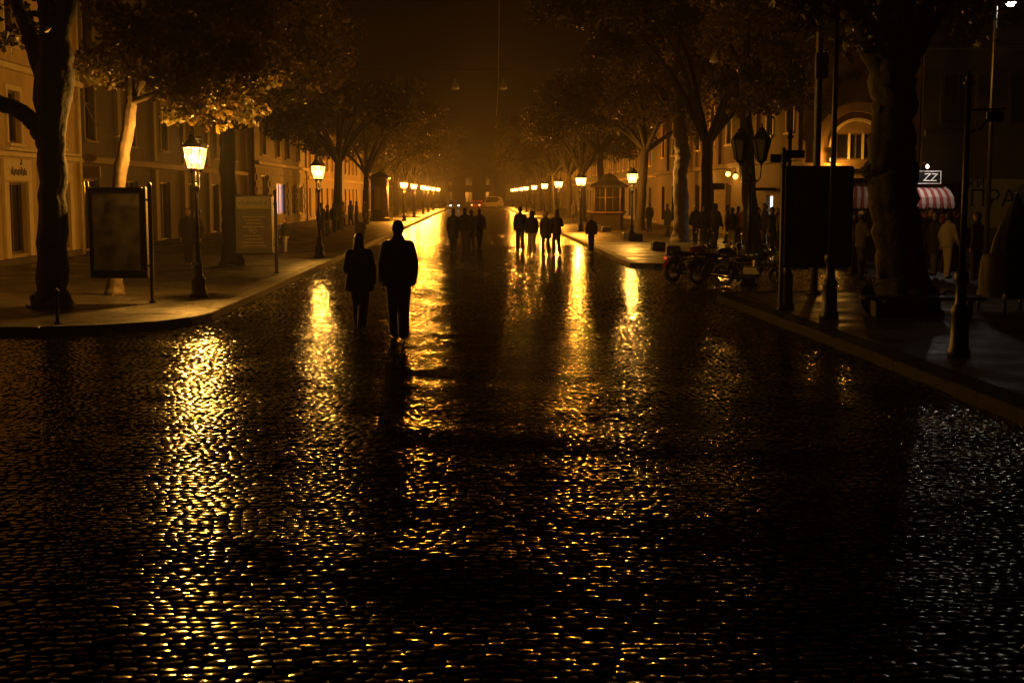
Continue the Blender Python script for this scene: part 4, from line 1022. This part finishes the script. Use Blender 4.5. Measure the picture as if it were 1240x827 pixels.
def person(label, px, py, h, facing=0, z0=PV, top='cloth_black', legs='denim', hair='hair_dark', coat=0.0, hood=False, stride=.16, long_hair=False, hat=None, bulk_=1.0,
           arms=None, lean=0, group=None, vox=.022, xy=None, legm=None, bend=0.0, name='person'):
    X, Y = xy if xy else gnd(px, py, z0)
    r = empty(name, (X, Y, z0), facing, label, 'person', group)
    k = h/1.75; B = bulk_
    def V(x, y_, z): # lean / bend above the hip
        if z > .95 and bend: dz = z-.95; y_, z = y_+dz*math.sin(bend), .95+dz*math.cos(bend)
        return (x*k, y_*k, z*k)
    st = stride
    hipL, hipR = (-.08, 0, .93), (.08, 0, .93)
    kneeL, kneeR = (-.07, st*.75, .50), (.07, -st*.10, .49)
    ankL, ankR = (-.06, st*.95, .085), (.065, -st*1.1, .11)
    if arms is None: arms = ((-.245, -.09, 1.12, -.225, -.01, .86), (.245, .05, 1.12, .225, .16, .88))
    shL, shR = (-.165, 0, 1.39), (.165, 0, 1.39)
    eL, wL = arms[0][:3], arms[0][3:]; eR, wR = arms[1][:3], arms[1][3:]
    # body
    b = Loft()
    b.loft([(V(0, 0, .86), .13*k, .10*k), (V(0, 0, .95), .16*k, .11*k), (V(0, 0, 1.08), .135*k, .095*k), (V(0, 0, 1.28), .165*k, .11*k), (V(0, 0, 1.40), .17*k, .095*k), (V(0, 0, 1.47), .07*k, .065*k)])
    b.limb([V(0, 0, 1.42), V(0, .01, 1.56)], [.058*k, .052*k])
    hc = V(0, .02, 1.632); b.ell(hc, (.082*k, .10*k, .122*k), 14, 10); b.ell(V(0, .045, 1.585), (.058*k, .062*k, .06*k), 12, 8)
    b.limb([V(0, .105, 1.635), V(0, .128, 1.605)], [.012*k, .016*k], 6)
    for sx in (-1, 1): b.ell(V(sx*.08, .01, 1.63), (.012*k, .022*k, .034*k), 8, 6)
    for (a, e, w_) in ((shL, eL, wL), (shR, eR, wR)):
        b.limb([V(*a), V(*e), V(*w_)], [.048*k, .038*k, .026*k])
        d = (Vector(w_)-Vector(e)).normalized(); pm_ = Vector(w_)+d*.06; b.limb([V(*w_), V(*pm_)], [.026*k, .032*k])
    for (a, q, e) in ((hipL, kneeL, ankL), (hipR, kneeR, ankR)):
        b.limb([V(*a), V(*q), V(*e)], [.078*k, .052*k, .036*k]); b.limb([V(*e), V(e[0], e[1]+.13, .035)], [.036*k, .03*k])
    ex = MB()
    for sgn, e, w_ in ((-1, eL, wL), (1, eR, wR)):
        d = (Vector(w_)-Vector(e)).normalized(); base = Vector(w_)+d*.085; sd = Vector((0, 1, 0)); sd = (sd-d*sd.dot(d)).normalized(); inn = Vector((-sgn, 0, 0)); inn = (inn-d*inn.dot(d)).normalized()
        for f in range(4):
            ln = (.068, .078, .074, .058)[f]; p0 = base+sd*(.027-.018*f); p1 = p0+d*ln*.5+inn*.006; p2 = p1+d*ln*.42+inn*.022
            ex.tube([V(*p0), V(*p1), V(*p2)], [.0095*k, .009*k, .0065*k], 6)
        p0 = Vector(w_)+d*.035+sd*.026; p1 = p0+d*.035+sd*.022+inn*.012; p2 = p1+d*.03+inn*.012; ex.tube([V(*p0), V(*p1), V(*p2)], [.011*k, .01*k, .0075*k], 6)
    for sx in (-1, 1): ex.ell(V(sx*.032, .107, 1.648), (.013*k, .007*k, .008*k), 8, 5, 1)
    ex.ell(V(0, .108, 1.572), (.026*k, .008*k, .008*k), 8, 5, 2)
    body = queue('body', b, ['skin', 'eye', 'lip'], r, min(vox, .018), ex)
    # trousers
    t = Loft(); t.loft([(V(0, 0, .84), .15*k*B, .12*k*B), (V(0, 0, .93), .175*k*B, .125*k*B), (V(0, 0, 1.05), .15*k*B, .11*k*B)])
    for (a, q, e) in ((hipL, kneeL, ankL), (hipR, kneeR, ankR)): t.limb([V(*a), V(*q), V(*e)], [.10*k*B, .08*k*B, .07*k*B])
    queue('trousers', t, legm or legs, r, vox)
    # shoes
    for e in (ankL, ankR):
        sh = Loft(); zb = e[2]-.045; sh.ell(V(e[0], e[1]-.01, zb+.01), (.045*k, .06*k, .05*k), 10, 6); sh.ell(V(e[0], e[1]+.10, zb-.005), (.045*k, .10*k, .035*k), 10, 6)
        sh.limb([V(e[0], e[1]-.04, zb-.018), V(e[0], e[1]+.17, zb-.022)], [.03*k, .022*k]); queue('shoe', sh, 'shoe', r, min(vox, .018))
    # jacket or coat
    j = Loft(); zl = .86-coat
    secs = []
    if coat: secs += [(V(0, -.01, zl), .205*k*B, .165*k*B), (V(0, -.01, zl+.05), .225*k*B, .18*k*B), (V(0, -.005, .88), .212*k*B, .165*k*B)]
    else: secs += [(V(0, 0, .84), .205*k*B, .155*k*B)]
    secs += [(V(0, 0, .95), .205*k*B, .15*k*B), (V(0, 0, 1.10), .178*k*B, .13*k*B), (V(0, 0, 1.28), .195*k*B, .14*k*B), (V(0, 0, 1.36), .18*k*B, .125*k*B), (V(0, 0, 1.44), .128*k*B, .10*k*B), (V(0, 0, 1.49), .086*k*B, .085*k*B), (V(0, 0, 1.56), .072*k, .074*k)]
    j.loft(secs)
    for (a, e, w_) in ((shL, eL, wL), (shR, eR, wR)): j.limb([V(*a), V(*e), V(*w_)], [.074*k*B, .06*k*B, .048*k*B])
    if hood: j.ell(V(0, -.01, 1.635), (.115*k, .125*k, .145*k), 14, 10); j.ell(V(0, -.06, 1.53), (.12*k, .1*k, .09*k), 12, 8)
    queue('coat' if coat else 'jacket', j, top, r, vox)
    if not hood:
        hh_ = Loft(); hh_.ell(V(0, -.012, 1.665), (.094*k, .104*k, .108*k), 14, 10); hh_.ell(V(0, -.045, 1.61), (.08*k, .06*k, .09*k), 12, 8)
        if long_hair: hh_.loft([(V(0, -.075, 1.36), .10*k, .04*k), (V(0, -.07, 1.48), .105*k, .055*k), (V(0, -.05, 1.62), .092*k, .06*k)], 12)
        queue('hair', hh_, hair, r, min(vox, .02))
    if hat: q = MB(); q.ell(V(0, .0, 1.69), (.098*k, .108*k, .085*k), 14, 8); q.ell(V(0, .10, 1.675), (.07*k, .07*k, .012*k), 12, 6); q.build('cap', hat, r)
    return r
# the couple walking away up the middle
cm = person('tall man in a long dark jacket walking beside the shorter woman on the cobbles', 483, 411, 1.88, R(4), 0, 'cloth_black', 'denim', coat=.06, bulk_=1.2, vox=.014, stride=.24,
       arms=((-.235, -.04, 1.13, -.235, .03, .87), (.235, -.03, 1.13, .225, .08, .87)))
cw = person('shorter woman in a dark coat walking beside the tall man on the cobbles', 436, 399, 1.64, R(-3), 0, 'cloth_black', 'cloth_black', coat=.16, bulk_=1.24, vox=.014, stride=.22, hair='hair_dark', long_hair=True,
       arms=((-.24, .02, 1.12, -.20, .16, .96), (.24, -.02, 1.12, .24, .05, .87)))
# four abreast, farther up
for (px, py, h, tp, lg, lb, kw) in ((630, 305, 1.82, 'cloth_black', 'denim', 'leftmost of four walkers abreast, man in a short black jacket', dict(stride=.25)),
        (644, 307, 1.68, 'cloth_black', 'cloth_pale', 'walker among four abreast in a hooded black jacket and pale trousers', dict(stride=.2, hood=True)),
        (661, 308, 1.66, 'cloth_grey', 'denim', 'walker among four abreast with fair hair and a grey jacket', dict(stride=.28, hair='hair_fair', coat=.2)),
        (674, 309, 1.72, 'cloth_brown', 'cloth_black', 'walker among four abreast in a brown jacket closest to the right kerb', dict(stride=.22, arms=((-.27, -.1, 1.12, -.25, -.02, .86), (.27, .1, 1.14, .16, .3, 1.1))))):
    lb = lb.replace('leftmost of four walkers abreast, man', 'broad walker among four abreast farthest from the right kerb,')
    person(lb, px, py, h, R(rr.uniform(-14, 14)), 0, tp, lg, vox=.028, **kw)
person('short person in a dark jacket standing alone at the right kerb', 716, 306, 1.5, R(170), 0, 'cloth_brown', 'cloth_black', vox=.028, stride=.04)
# loose group in the middle of the road
for (px, py, h, tp, lg, fc, lb, kw) in ((549, 306, 1.72, 'cloth_black', 'cloth_black', 5, 'person in a long black coat at the edge of the loose group on the cobbles', dict(coat=.3)),
        (563, 304, 1.75, 'cloth_black', 'cloth_grey', -8, 'broad person in a black jacket and grey trousers in the loose group', dict(bulk_=1.15)),
        (571, 302, 1.66, 'cloth_black', 'denim', 15, 'slim person between two others in the loose group on the cobbles', dict(bulk_=.95)),
        (581, 301, 1.70, 'cloth_grey', 'denim', -12, 'person in a grey jacket beside a hanging pale bag in the loose group', dict())):
    person(lb, px, py, h, R(fc), 0, tp, lg, vox=.028, **kw)
X, Y = gnd(577, 301); bg = empty('carrier_bag', (X+.03, Y-.02, .50), 0, 'pale yellow carrier bag hanging in the loose group on the cobbles', 'bag')
s = MB(); s.loft = None
vs = []; 
for (z, a, b) in ((0, .13, .05), (.2, .15, .07), (.34, .14, .04)): vs += [(-a, -b, z), (a, -b, z), (a, b, z), (-a, b, z)]
s.add(vs, [(3, 2, 1, 0)]+[(i*4+k, i*4+(k+1) % 4, i*4+4+(k+1) % 4, i*4+4+k) for i in range(2) for k in range(4)]); s.build('sack', 'paper', bg)
s = MB(); s.tube([(-.08, 0, .33), (-.05, 0, .44), (.05, 0, .44), (.08, 0, .33)], .008, 6); s.build('handle', 'paper', bg)
# left pavement
person('person in a black coat waiting behind the nearest lit lamp', 229, 322, 1.74, R(190), top='cloth_black', legs='cloth_black', coat=.2, vox=.026, stride=.05)
person('person in a brown jacket facing the one in the black coat behind the lamp', 241, 321, 1.72, R(120), top='cloth_brown', legs='denim', vox=.026, stride=.05)
person('child in a dark jacket and pale trousers beside the information board', 346, 306, 1.28, R(150), top='cloth_black', legs='cloth_pale', vox=.024, stride=.10)
person('fair haired person in brown walking on the left pavement near the kerb', 437, 305, 1.50, R(20), top='cloth_brown', legs='cloth_black', hair='hair_fair', vox=.026, long_hair=True, z0=0)
for (px, py, h, tp, lb, kw) in ((389, 287, 1.74, 'cloth_black', 'pedestrian in a long black coat under the yellow facade', dict(coat=.35)), (397, 285, 1.62, 'cloth_brown', 'pedestrian in a brown jacket beside the one in the long coat', dict()),
        (405, 283, 1.70, 'cloth_black', 'pedestrian in a hooded black jacket under the yellow facade', dict(hood=True)), (416, 274, 1.68, 'cloth_pale', 'pedestrian in a pale coat under the yellow facade', dict(coat=.2)),
        (425, 273, 1.74, 'cloth_grey', 'pedestrian in a grey jacket close to the pale coated one', dict()), (432, 272, 1.70, 'cloth_red', 'pedestrian in a dull red jacket near the advertising column', dict()), (441, 272, 1.73, 'cloth_black', 'pedestrian in black next to the advertising column', dict())):
    person(lb, px, py, h, R(rr.uniform(0, 360)), top=tp, legs=rr.choice(('denim', 'cloth_black', 'cloth_grey')), vox=.034, stride=rr.uniform(.05, .18), **kw)
# by the cafe kiosk
pc = person('person in a white cap looking at a glowing phone by the cafe kiosk', 1042, 339, 1.74, R(-70), top='cloth_grey', legs='cloth_black', vox=.024, stride=.06, hat='white',
       arms=((-.26, .04, 1.15, -.12, .27, 1.24), (.25, .05, 1.15, .10, .28, 1.24)))
ph = MB(); ph.box((0, 0, .07), (.075, .010, .15), 0, None, .003); 
po = empty('phone', (0, 0, 0), 0, 'small phone with a glowing blue screen held up by the person in the white cap', 'phone')
po.location = (pc.location.x+math.sin(R(70))*.40, pc.location.y+.13, PV+1.22); po.rotation_euler = (R(15), 0, R(60))
ph.build('case', 'blackpaint', po); s = MB(); s.b2(-.034, .034, -.0075, -.0065, .008, .135); s.build('screen', 'phone', po)
for (px, py, h, tp, lg, fc, lb, kw) in ((1033, 334, 1.72, 'cloth_black', 'cloth_grey', 60, 'person in black with grey trousers beside the white capped one', dict()),
        (1117, 333, 1.75, 'cloth_black', 'cloth_black', 200, 'person in black under the striped awning beside the massive tree', dict()), (1131, 334, 1.70, 'cloth_black', 'cloth_grey', 120, 'person in a black coat under the right end of the striped awning', dict(coat=.25)),
        (1147, 338, 1.72, 'cloth_pale', 'cloth_pale', -60, 'person in pale clothes next to the cafe kiosk', dict()), (1181, 340, 1.72, 'cloth_black', 'denim', 30, 'person in black below the banner with Cyrillic letters', dict())):
    lb = lb.replace('right end', 'outer end'); person(lb, px, py, h, R(fc), top=tp, legs=lg, vox=.03, stride=.05, **kw)
# crowd before the cold lit doorway
for i, (px, py) in enumerate(((917, 307), (925, 303), (934, 309), (941, 303), (880, 296), (893, 300), (842, 297))):
    lbs = ('person in black before the cold lit doorway', 'tall person in grey before the cold lit doorway', 'person in a long coat before the cold lit doorway', 'fair haired person before the cold lit doorway',
           'person in brown walking behind the motorcycles', 'person in a red jacket walking behind the motorcycles', 'person in black beside the pale plane tree')
    person(lbs[i], px, py, (1.7, 1.82, 1.72, 1.66, 1.7, 1.68, 1.74)[i], R(rr.uniform(0, 360)), top=('cloth_black', 'cloth_grey', 'cloth_black', 'cloth_brown', 'cloth_brown', 'cloth_red', 'cloth_black')[i], legs=('denim', 'cloth_black')[i % 2],
           hair='hair_fair' if i == 3 else 'hair_dark', coat=.3 if i == 2 else 0, vox=.034, stride=.08)
# more of the evening crowd on the right, each told apart by clothing
crowd = ((852, 303, 1.72, 'cloth_black', 'denim', dict(hood=True), 'hooded person in black behind the red tanked motorcycle'), (866, 301, 1.80, 'cloth_grey', 'cloth_black', dict(), 'tall person in a grey jacket behind the black motorcycle'),
         (886, 304, 1.66, 'cloth_black', 'cloth_pale', dict(), 'person in black with pale trousers behind the dark blue motorcycle'), (901, 297, 1.75, 'cloth_brown', 'cloth_black', dict(coat=.3), 'person in a long brown coat behind the unlit double lamp'),
         (948, 305, 1.70, 'cloth_pale', 'denim', dict(), 'person in a pale jacket before the cold lit doorway'), (808, 287, 1.7, 'cloth_black', 'cloth_black', dict(coat=.25), 'person in a black coat beyond the granite blocks'),
         (1040, 331, 1.66, 'cloth_brown', 'denim', dict(long_hair=True), 'long haired person in brown between the black board and the massive tree'), (1124, 328, 1.78, 'cloth_grey', 'cloth_black', dict(), 'tall person in grey right under the striped awning'),
         (1140, 331, 1.64, 'cloth_red', 'cloth_black', dict(hood=True), 'hooded person in dull red under the striped awning'), (1156, 330, 1.75, 'cloth_black', 'cloth_grey', dict(), 'person in black behind the one in pale clothes'),
         (786, 282, 1.72, 'cloth_black', 'denim', dict(), 'person in black walking past the hexagonal kiosk'), (695, 270, 1.7, 'cloth_black', 'denim', dict(coat=.3), 'far person in a long coat beside the right row of lamps'))
for (px, py, h, tp, lg, kw, lb) in crowd:
    person(lb, px, py, h, R(rr.uniform(0, 360)), top=tp, legs=lg, vox=.034, stride=rr.uniform(.04, .2), **kw)
# turn the queued bodies and clothes into plain meshes
bpy.context.view_layer.update(); dg = bpy.context.evaluated_depsgraph_get()
done = [(o, bpy.data.meshes.new_from_object(o.evaluated_get(dg)), m, ex) for o, m, ex in BATCH]
for o, me, m, ex in done:
    o.modifiers.clear()
    if ex is not None:
        bm = bmesh.new(); bm.from_mesh(me)
        e2 = ex.mesh('tmp'); n0 = len(bm.faces); bm.from_mesh(e2); bm.to_mesh(me); bm.free(); bpy.data.meshes.remove(e2)
    me.materials.clear()
    for q in (m if isinstance(m, list) else [m]): me.materials.append(M[q])
    me.polygons.foreach_set('use_smooth', [True]*len(me.polygons)); me.update()
    old = o.data; me.name = o.name; o.data = me; bpy.data.meshes.remove(old)

# ------------------------------------------------------------------ motorcycles
def torus(c, Rr, rr_, n=22, m=8, wdt=1.0):
    s = MB(); vs = []; fs = []
    for i in range(n):
        t = 2*PI*i/n
        for j in range(m):
            p = 2*PI*j/m; q = Rr+rr_*math.cos(p); vs.append((c[0]+q*math.cos(t), c[1]+rr_*wdt*math.sin(p), c[2]+q*math.sin(t)))
    for i in range(n):
        for j in range(m): fs.append((i*m+j, ((i+1) % n)*m+j, ((i+1) % n)*m+(j+1) % m, i*m+(j+1) % m))
    return s.add(vs, fs, 0, True)
def motorcycle(label, px, py, rz, paint, tail=False):
    X, Y = gnd(px, py); r = empty('motorcycle', (X, Y, 0), rz, label, 'motorcycle')
    for wx, nm in ((-.70, 'rear_wheel'), (.74, 'front_wheel')):
        wl = torus((wx, 0, .31), .25, .06, wdt=1.0).build(nm, 'rubber', r)
        q = torus((wx, 0, .31), .195, .016); 
        for k in range(10):
            t = 2*PI*k/10; q.tube([(wx, .0, .31), (wx+.19*math.cos(t), 0, .31+.19*math.sin(t))], .006, 4)
        q.tube([(wx, -.09, .31), (wx, .09, .31)], .035, 8); q.build('rim', 'chrome', wl)
        f = MB(); vs = []; n = 10
        for i in range(n+1):
            t = R(20+i*14) if wx > 0 else R(15+i*15)
            for yy in (-.075, -.05, .05, .075): vs.append((wx+.34*math.cos(t), yy, .31+(.34+(.02 if abs(yy) < .06 else -.02))*math.sin(t)))
        f.add(vs, [(i*4+k, i*4+k+1, i*4+5+k, i*4+4+k) for i in range(n) for k in range(3)], 0, True); f.build('fender', paint, r)
    s = MB(); s.tube([(.46, 0, .92), (.1, 0, .62), (-.3, 0, .60), (-.72, 0, .72)], .028, 8); s.tube([(.46, 0, .88), (.28, 0, .34), (-.2, 0, .24), (-.36, 0, .58)], .025, 8)
    for yy in (-.1, .1): s.tube([(-.3, yy, .32), (-.70, yy, .31)], .022, 6); s.tube([(-.45, yy, .64), (-.66, yy, .34)], .028, 8)
    s.build('frame', 'iron', r)
    for yy in (-.085, .085): s = MB(); s.tube([(.44, yy, .98), (.74, yy, .31)], .024, 8); s.build('fork', 'chrome', r)
    s = MB(); s.ell((.16, 0, .80), (.30, .15, .13), 14, 8); s.ell((.24, 0, .82), (.18, .16, .12), 12, 8); s.build('fuel_tank', paint, r)
    s = MB(); s.ell((-.24, 0, .74), (.26, .14, .07), 12, 6); s.ell((-.58, 0, .80), (.22, .12, .06), 12, 6); s.build('seat', 'leather', r)
    s = MB(); s.box((.06, 0, .42), (.40, .24, .26), 0, None, .05); s.lathe([(.10, -.02), (.11, .02), (.10, .05), (.11, .08), (.10, .11), (.11, .14), (.08, .2)], 12, (.14, 0, .52)); s.lathe([(.13, -.14), (.13, .14)], 14, (0, 0, 0)) if False else None
    s.build('engine', 'brushed', r)
    s = MB(); s.tube([(.2, -.13, .5), (.3, -.17, .36), (.1, -.18, .24), (-.4, -.18, .26), (-.95, -.19, .32)], [.025, .025, .03, .045, .05], 8); s.build('exhaust', 'chrome', r)
    s = MB(); s.tube([(.36, -.40, 1.06), (.42, -.24, 1.10), (.46, 0, 1.0), (.42, .24, 1.10), (.36, .40, 1.06)], .014, 6); hb = s.build('handlebar', 'chrome', r)
    for yy in (-1, 1):
        s = MB(); s.tube([(.34, yy*.42, 1.055), (.38, yy*.30, 1.085)], .02, 6); s.build('grip', 'rubber', hb)
        s = MB(); s.tube([(.42, yy*.24, 1.10), (.44, yy*.30, 1.26)], .006, 5); s.ell((.44, yy*.31, 1.29), (.012, .07, .04), 10, 6); s.build('mirror', 'chrome', hb)
    s = MB(); s.ell((.56, 0, .95), (.10, .095, .095), 14, 8); s.build('headlight', 'chrome', r)
    s = MB(); s.ell((-.98, 0, .66), (.03, .06, .04), 10, 6); s.build('tail_light', 'taillens' if tail else 'red', r)
    s = MB(); s.tube([(-.1, .15, .3), (-.16, .32, .02)], .014, 6); s.build('side_stand', 'iron', r)
    return r
motorcycle('motorcycle with a glowing red tail light and a dull red tank', 838, 341, R(35), 'red', True)
motorcycle('black motorcycle in the middle of the parked three', 872, 344, R(25), 'blackpaint')
motorcycle('dark blue motorcycle parked closest to the unlit double lamp', 908, 348, R(-30), 'bluepaint')

# ------------------------------------------------------------------ cars crossing at the far end
def car(label, x, y, rz, paint, lightmat, van=False):
    r = empty('car', (x, y, 0), rz, label, 'car')
    H1, H2 = (1.0, 2.0) if van else (.82, 1.46)
    prof = [(-2.15, .32), (2.1, .32), (2.2, .55), (2.1, H1-.08), (1.15, H1), (.55, H2-.04), (.3, H2), (-1.2, H2), (-1.9, H2-.12 if van else H1+.08), (-2.2, H1-.05)]
    s = MB(); n = len(prof); vs = [(p[0], -.86+(.12 if p[1] > H1+.03 else 0), p[1]) for p in prof]+[(p[0], .86-(.12 if p[1] > H1+.03 else 0), p[1]) for p in prof]
    s.add(vs, [tuple(range(n)), tuple(range(2*n-1, n-1, -1))]+[(i, n+i, n+(i+1) % n, (i+1) % n) for i in range(n)]); s.build('body', paint, r)
    for yy in (-1, 1):
        s = MB(); q = [(1.0, H1+.03), (.5, H2-.10), (-1.15, H2-.10), (-1.75, H1+.1)]; s.add([(a, yy*(.885 if b <= H1+.04 else .775), b) for a, b in q], [(0, 1, 2, 3)]); s.build('side_window', 'glass', r)
    s = MB(); s.add([(1.16, -.7, H1+.02), (1.16, .7, H1+.02), (.58, .62, H2-.08), (.58, -.62, H2-.08)], [(0, 1, 2, 3)]); s.build('windscreen', 'glass', r)
    for wx in (-1.35, 1.35):
        for yy in (-.80, .80):
            w_ = torus((wx, yy, .32), .22, .10).build('tyre', 'rubber', r); q = MB(); q.ell((wx, yy, .32), (.17, .07, .17), 12, 6); q.build('rim', 'brushed', w_)
    for yy in (-.62, .62): s = MB(); s.ell((2.17, yy, .66), (.05, .15, .10), 10, 6); s.build('headlight', lightmat, r)
    for yy in (-.66, .66): s = MB(); s.ell((-2.19, yy, .72), (.04, .12, .09), 10, 6); s.build('tail_light', 'red', r)
    return r
Yc = 205
car('car with cold white headlights coming up the far end of the street', at(549, 250, Yc)[0], Yc, R(-84), 'darkmetal' if False else 'bluepaint', 'headlight')
car('car with amber lights next to the pale van at the far end', at(578, 251, 215)[0], 215, R(-97), 'red', 'amberlight')
car('pale van turning at the far end of the street', at(593, 249, 222)[0], 222, R(-165), 'cloth_pale', 'amberlight', True)

# ------------------------------------------------------------------ overhead wires and pendant lamps
def wire(label, pts, rad, m, name='overhead_wire', sag=0, n=14):
    P0, P1 = Vector(pts[0]), Vector(pts[-1])
    if len(pts) == 2: pp = [P0.lerp(P1, i/n)-Vector((0, 0, sag*4*(i/n)*(1-i/n))) for i in range(n+1)]
    else: pp, _ = wob(pts, [rad]*len(pts), 6, 0)
    s = MB(); s.tube(pp, rad, 5); o = s.build(name, m); tag(o, label, 'wire'); return o
Yp = 57.0
wire('dark span wire carrying the two pendant lamps across the street', [(-14.3, Yp, 8.6), (13.6, Yp+3, 8.6)], .014, 'wire', sag=.9)
def pendant(label, px, py, Y):
    x, z = at(px, py, Y); r = empty('pendant_lamp', (x, Y, z), 0, label, 'pendant lamp')
    s = MB(); s.lathe([(.02, .42), (.05, .38), (.06, .26), (.13, .18), (.16, .05), (.19, 0)], 14); s.build('shade', 'frame_w', r)
    s = MB(); s.lathe([(.185, .0), (.18, -.03), (.06, -.07)], 14); s.build('diffuser', 'white', r)
    s = MB(); s.tube([(0, 0, .40), (0, 0, 8.0-z if z < 7.6 else .8)], .01, 5); s.build('hanger', 'wire', r)
pendant('unlit pendant lamp over the left half of the street, hanging clear of the loose cable'.replace('left half', 'side'), 551, 107, Yp+1.4)
pendant('unlit pendant lamp next to the loose hanging cable over the street', 609, 107, Yp+1.6)
pendant('unlit pendant lamp among the branches above the unlit double lamp', 866, 74, 44)
p = [(*at(605, -60, 40),), (*at(604, 50, 40),), (*at(603.5, 100, 40),), (*at(601, 141, 40),)]
wire('loose pale cable hanging down over the street', [(a, 40.0, z) for a, z in p], .009, 'cable', 'hanging_cable')
p = [at(98, 112, 40), at(112, 143, 37), at(128, 163, 34), at(140, 166, 31.5), at(149, 160, 30.6)]
wire('pale slack cable from the yellow building to the slim leaning tree', [(p[i][0], (46, 40, 35, 32, 30.6)[i], p[i][1]) if False else (p[i][0], (40, 37, 34, 31.5, 30.6)[i], p[i][1]) for i in range(5)], .014, 'cable', 'slack_cable')
wire('dark wire running from the ochre building into the plane tree', [(13.4, 66, 6.4), (*[at(838, 160, 62)[0]], 62, at(838, 160, 62)[1])], .012, 'cable', sag=.25)
wire('dark span wire between the facades above the lamp before the yellow facade', [(-14.3, 84, 7.5), (13.4, 82, 7.8)], .014, 'wire', sag=.7)

# ------------------------------------------------------------------ fallen leaves on the pavements and in the gutters
r3 = np.random.default_rng(21); V = []
def scatter(n, fx, fy, z):
    for _ in range(n):
        x, y = fx(), fy(); a = r3.uniform(0, 6.28); q = r3.uniform(.03, .065); zz = z+.004+r3.uniform(0, .006)
        c, s_ = math.cos(a)*q, math.sin(a)*q
        V.extend([(x-c, y-s_, zz), (x+s_*.6, y-c*.6, zz+r3.uniform(0, .012)), (x+c, y+s_, zz+r3.uniform(0, .01)), (x-s_*.6, y+c*.6, zz)])
scatter(420, lambda: r3.uniform(-11, -5.3), lambda: 24.6+abs(r3.normal(0, 9)), PV)
scatter(160, lambda: -4.8+abs(r3.normal(0, .25)), lambda: r3.uniform(24.6, 50), .006)
scatter(200, lambda: r3.uniform(6, 11.5), lambda: r3.uniform(12, 29), PV)
scatter(120, lambda: 5.2-abs(r3.normal(0, .3)), lambda: r3.uniform(10, 28), .010)
lv = link('fallen_leaves', np_mesh('fallen_leaves', np.array(V), np.arange(len(V), dtype=np.int32).reshape(-1, 4), False), 'leaf'); tag(lv, 'scattered fallen leaves along both kerbs', 'leaves', kind='stuff')

# ------------------------------------------------------------------ damp night air
s = MB(); s.b2(-75, 75, -20, 440, -2.0, 17.5); hzb = s.build('haze', None); tag(hzb, kind='stuff')
m = bpy.data.materials.new('damp_air'); m.use_nodes = True; nt = m.node_tree
for n in list(nt.nodes):
    if n.type == 'BSDF_PRINCIPLED': nt.nodes.remove(n)
pv = nt.nodes.new('ShaderNodeVolumePrincipled'); pv.inputs['Density'].default_value = HAZE_D; pv.inputs['Color'].default_value = (.93, .92, .90, 1)
pv.inputs['Anisotropy'].default_value = .5
nt.links.new(pv.outputs[0], [n for n in nt.nodes if n.type == 'OUTPUT_MATERIAL'][0].inputs['Volume'])
hzb.data.materials.append(m)
